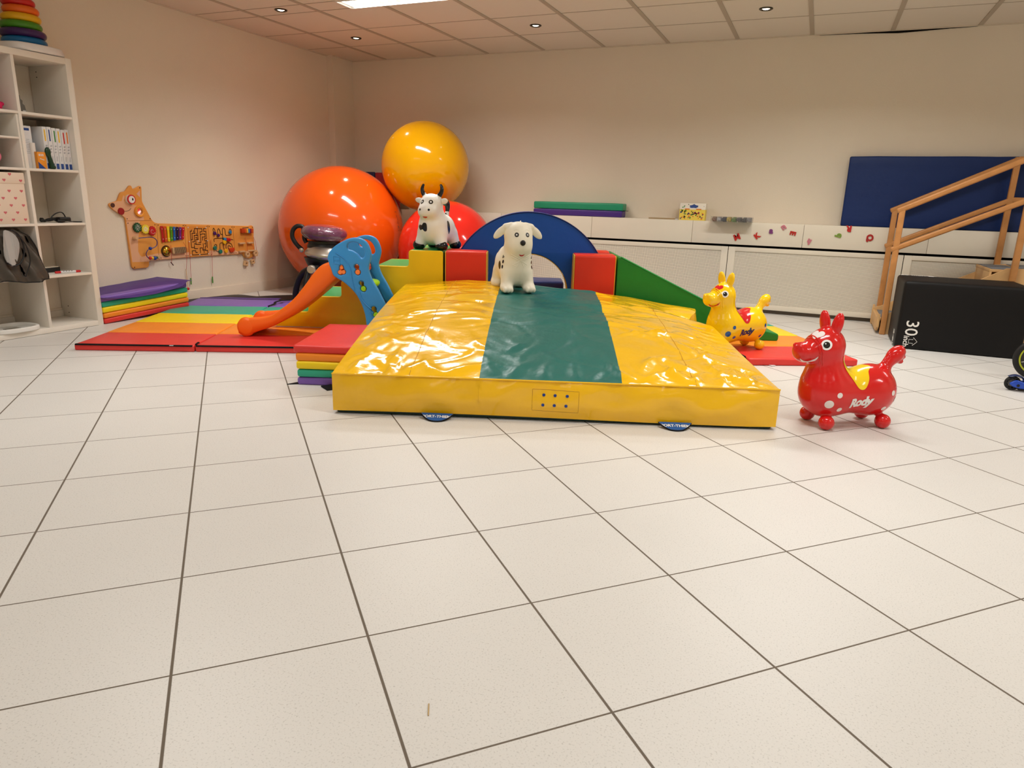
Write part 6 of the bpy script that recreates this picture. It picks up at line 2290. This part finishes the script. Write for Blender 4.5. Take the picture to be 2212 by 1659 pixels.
# maze
M_MZ = mat('maze_groove', (40, 20, 16), rough=0.6)
my0, my1, mz0, mz1 = 4.792, 4.972, 0.424, 0.662
onb(XF, rounded([(4.760, 0.408), (4.760, 0.684), (4.992, 0.676), (4.994, 0.410)], 0.006), 0.002, mat('maze_cover', (226, 148, 66), rough=0.25, coat=0.4), 'maze_cover')
MZ = [[(0.28, 1.0), (0.75, 1.0), (0.75, 0.88), (0.62, 0.88), (0.62, 0.47), (0.50, 0.47)], [(0.86, 1.0), (1.0, 1.0)], [(0.86, 1.0), (0.86, 0.90), (1.0, 0.90), (1.0, 0.62), (0.88, 0.62), (0.88, 0.54), (1.02, 0.54), (1.02, 0.27)],
      [(0.28, 1.0), (0.28, 0.82), (0.10, 0.82), (0.10, 0.58), (0.03, 0.58)], [(0.0, 0.90), (0.0, 0.28), (0.18, 0.28), (0.18, 0.24), (0.38, 0.24)], [(0.0, 0.90), (0.08, 0.90), (0.08, 0.95)], [(0.18, 0.28), (0.18, 0.36)],
      [(0.46, 1.0), (0.46, 0.58), (0.30, 0.58), (0.30, 0.40), (0.60, 0.40)], [(0.22, 0.92), (0.22, 0.86)], [(0.22, 0.74), (0.46, 0.74)], [(0.22, 0.74), (0.22, 0.50), (0.08, 0.50)], [(0.38, 0.82), (0.38, 0.74)],
      [(0.30, 0.66), (0.40, 0.66), (0.40, 0.60)], [(0.74, 0.80), (0.92, 0.80), (0.92, 0.68), (0.74, 0.68), (0.74, 0.56)], [(0.74, 0.80), (0.62, 0.76)], [(0.94, 0.50), (0.94, 0.32), (0.88, 0.30), (0.88, 0.16), (1.02, 0.16), (1.02, 0.02), (0.02, 0.0), (0.02, 0.16), (0.24, 0.16), (0.24, 0.09), (0.34, 0.09)],
      [(0.54, 0.08), (0.54, 0.26), (0.70, 0.26), (0.70, 0.18), (0.88, 0.18)], [(0.76, 0.42), (0.78, 0.08)], [(0.84, 0.42), (0.94, 0.42)], [(0.18, 0.42), (0.28, 0.42)]]
for path in MZ:
    bm = nb()
    for (a, b), (c, d) in zip(path[:-1], path[1:]):
        ya, za = my0 + a * (my1 - my0), mz0 + b * (mz1 - mz0) - 0.006 * a
        yb, zb_ = my0 + c * (my1 - my0), mz0 + d * (mz1 - mz0) - 0.006 * c
        L_ = math.hypot(yb - ya, zb_ - za)
        add_box(bm, (XF + 0.0022, (ya + yb) / 2, (za + zb_) / 2), (0.0012, L_ + 0.0066, 0.0066), 0, 1, rot=(math.atan2(zb_ - za, yb - ya), 0, 0))
    obj('maze_groove', bm, M_MZ, AB)
for y, z in ((4.772, 0.672), (4.874, 0.670), (4.978, 0.664), (4.772, 0.546), (4.876, 0.546), (4.984, 0.546), (4.776, 0.424), (4.878, 0.422), (4.982, 0.424)):
    obj('maze_stud', add_lathe(nb(), [(0, 0.005), (0.005, 0.004), (0.006, 0.002)], 12, (XF, y, z), 0, LX), M_PAPER, AB)
# wire tracks with shaped beads
W = [[(5.065, 0.621), (5.060, 0.645), (5.070, 0.658), (5.082, 0.640), (5.086, 0.612), (5.110, 0.600), (5.118, 0.640), (5.130, 0.652), (5.142, 0.636), (5.150, 0.602), (5.172, 0.598)],
     [(5.172, 0.545), (5.176, 0.640), (5.190, 0.655), (5.207, 0.640), (5.212, 0.592), (5.225, 0.587), (5.275, 0.587), (5.284, 0.600), (5.287, 0.635), (5.272, 0.645), (5.259, 0.630)],
     [(5.066, 0.532), (5.062, 0.550), (5.080, 0.562), (5.168, 0.561)], [(5.167, 0.556), (5.240, 0.550), (5.301, 0.542)],
     [(5.056, 0.482), (5.068, 0.503), (5.084, 0.505), (5.090, 0.49), (5.078, 0.455), (5.092, 0.440), (5.124, 0.441)], [(5.128, 0.445), (5.130, 0.500), (5.140, 0.516), (5.165, 0.518)], [(5.170, 0.52), (5.175, 0.47), (5.189, 0.442)],
     [(5.206, 0.445), (5.206, 0.490), (5.222, 0.510), (5.255, 0.512), (5.280, 0.495), (5.288, 0.455)], [(5.238, 0.455), (5.230, 0.475), (5.242, 0.488), (5.258, 0.480), (5.268, 0.474)]]
for path in W:
    pts = catmull(path, 5)
    obj('bead_track', tube([(XF + 0.0016, y, z) for y, z in pts], 0.0028, 6), M_WIRE, AB)
for (y, z, r, c_, sh) in ((5.068, 0.612, 0.018, (74, 32, 104), 'drop'), (5.112, 0.592, 0.016, (74, 32, 104), 'drop'), (5.263, 0.618, 0.018, (40, 128, 184), 'drop'), (5.188, 0.552, 0.019, (50, 140, 196), 'sq'), (5.222, 0.548, 0.020, (196, 30, 40), 'sq'), (5.245, 0.545, 0.016, (196, 30, 40), 'drop'),
                          (5.180, 0.525, 0.020, (244, 186, 28), 'disc'), (5.058, 0.476, 0.021, (34, 120, 104), 'drop'), (5.122, 0.438, 0.020, (34, 120, 104), 'disc'), (5.192, 0.440, 0.020, (242, 178, 30), 'disc')):
    if sh == 'disc':
        pl = ring2(y, z, r)
    elif sh == 'sq':
        pl = rounded([(y - r * .8, z - r * .8), (y - r * .8, z + r * .8), (y + r * .8, z + r * .6), (y + r * .8, z - r * .8)], 0.004)
    else:
        pl = rounded([(y, z + r), (y + r, z + r * 0.2), (y + r * .5, z - r), (y - r * .5, z - r), (y - r, z + r * 0.2)], 0.006)
    onb(XF + 0.005, pl, 0.014, mat('shape_paint', c_, rough=0.35), 'sliding_shape', bevel=0.002)
onb(XF + 0.005, rounded([(5.236, 0.462), (5.298, 0.468), (5.300, 0.445), (5.285, 0.425), (5.248, 0.422), (5.236, 0.44)], 0.008), 0.014, mat('shape_red', (206, 66, 30), rough=0.35), 'sliding_shape', bevel=0.002)
# end panel: rattle, small shelves, hanging wooden shapes
for k_, (a, b, c_) in enumerate(((5.402, 5.436, (200, 70, 28)), (5.436, 5.462, (222, 96, 36)), (5.462, 5.484, (230, 196, 80)), (5.484, 5.506, (52, 130, 200)), (5.506, 5.526, (130, 36, 60)), (5.526, 5.552, (206, 84, 40)))):
    z0_ = 0.604 - 0.001 * k_
    onb(XF + 0.002, [(a, z0_), (a, z0_ + 0.042), (b, z0_ + 0.0415), (b, z0_)], 0.030, mat('rattle_paint', c_, rough=0.4), 'rattle_block', bevel=0.002)
obj('rattle_bar', tube([(XF + 0.02, 5.42, 0.651), (XF + 0.02, 5.50, 0.654)], 0.0035, 8), M_BROWN, AB)
for (y, z, w_) in ((5.400, 0.503, 0.072), (5.515, 0.503, 0.072), (5.395, 0.423, 0.075)):
    obj('peg_shelf', box((XF + 0.014, y, z), (0.028, w_, 0.016), 0.002), M_WOODL, AB)
bo = [(5.435, 0.412), (5.445, 0.428), (5.57, 0.428), (5.59, 0.415), (5.59, 0.39), (5.57, 0.375)]
for k_, (y, z, s_, an) in enumerate(((5.463, 0.392, 0.030, 0.3), (5.575, 0.396, 0.032, 0.1), (5.452, 0.300, 0.030, 0.5), (5.548, 0.312, 0.027, -0.6))):
    n_ = 6 if k_ < 2 else 4
    pl = [(y + s_ * (1.15 if n_ == 4 else 1) * math.cos(an + 2 * PI * i / n_), z + s_ * (1.15 if n_ == 4 else 1.15) * math.sin(an + 2 * PI * i / n_)) for i in range(n_)]
    hs_ = onb(XF + (0.006 if k_ < 2 else -0.012), [rounded(pl, 0.004), ring2(y, z, 0.010, 20)], 0.022, M_WOODL, 'hanging_shape', bevel=0.002)
obj('hanging_bar', box((XF + 0.02, 5.518, 0.425), (0.02, 0.10, 0.014), 0.003), M_WOODL, AB)


def cord(pts, name='cord', r=0.0016):
    return obj(name, tube([(XF + 0.004 + x, y, z) for x, y, z in pts], r, 6), M_CORD, AB)


cord([(0.004, 5.458, 0.557), (0.02, 5.456, 0.50), (0.02, 5.458, 0.41)])
cord([(0.004, 5.573, 0.557), (0.02, 5.58, 0.50), (0.02, 5.584, 0.42)])
cord([(0.004, 5.555, 0.48), (0.02, 5.56, 0.42), (0.0, 5.55, 0.33)])
c1 = cord([(0.004, 4.561, 0.523), (0.012, 4.553, 0.45), (0.004, 4.553, 0.373)])
obj('striker', tube([(XF + 0.006, 4.545, 0.376), (XF + 0.006, 4.570, 0.346)], 0.004, 8), M_BROWN, c1)
c2 = cord([(0.004, 4.700, 0.545), (0.026, 4.712, 0.49), (0.012, 4.714, 0.40), (-0.006, 4.714, 0.30)])
obj('mallet_stick', tube([(XF - 0.006, 4.714, 0.302), (XF - 0.004, 4.715, 0.128)], 0.003, 8), M_WOODL, c2)
obj('mallet_head', add_sphere(nb(), (XF - 0.002, 4.715, 0.121), 0.0125, 18, 12), M_RED_INK, c2)
c3 = cord([(0.004, 4.759, 0.552), (0.004, 4.759, 0.40), (-0.006, 4.757, 0.214)])
obj('stylus', tube([(XF - 0.004, 4.757, 0.216), (XF - 0.004, 4.754, 0.157)], 0.0055, 8), mat('stylus_green', (72, 146, 50), rough=0.4), c3)
c4 = cord([(0.004, 5.018, 0.554), (0.004, 5.016, 0.40), (-0.006, 5.012, 0.203)])
obj('stylus', tube([(XF - 0.004, 5.012, 0.206), (XF - 0.004, 5.010, 0.145)], 0.0055, 8), mat('stylus_green', (72, 146, 50), rough=0.4), c4)
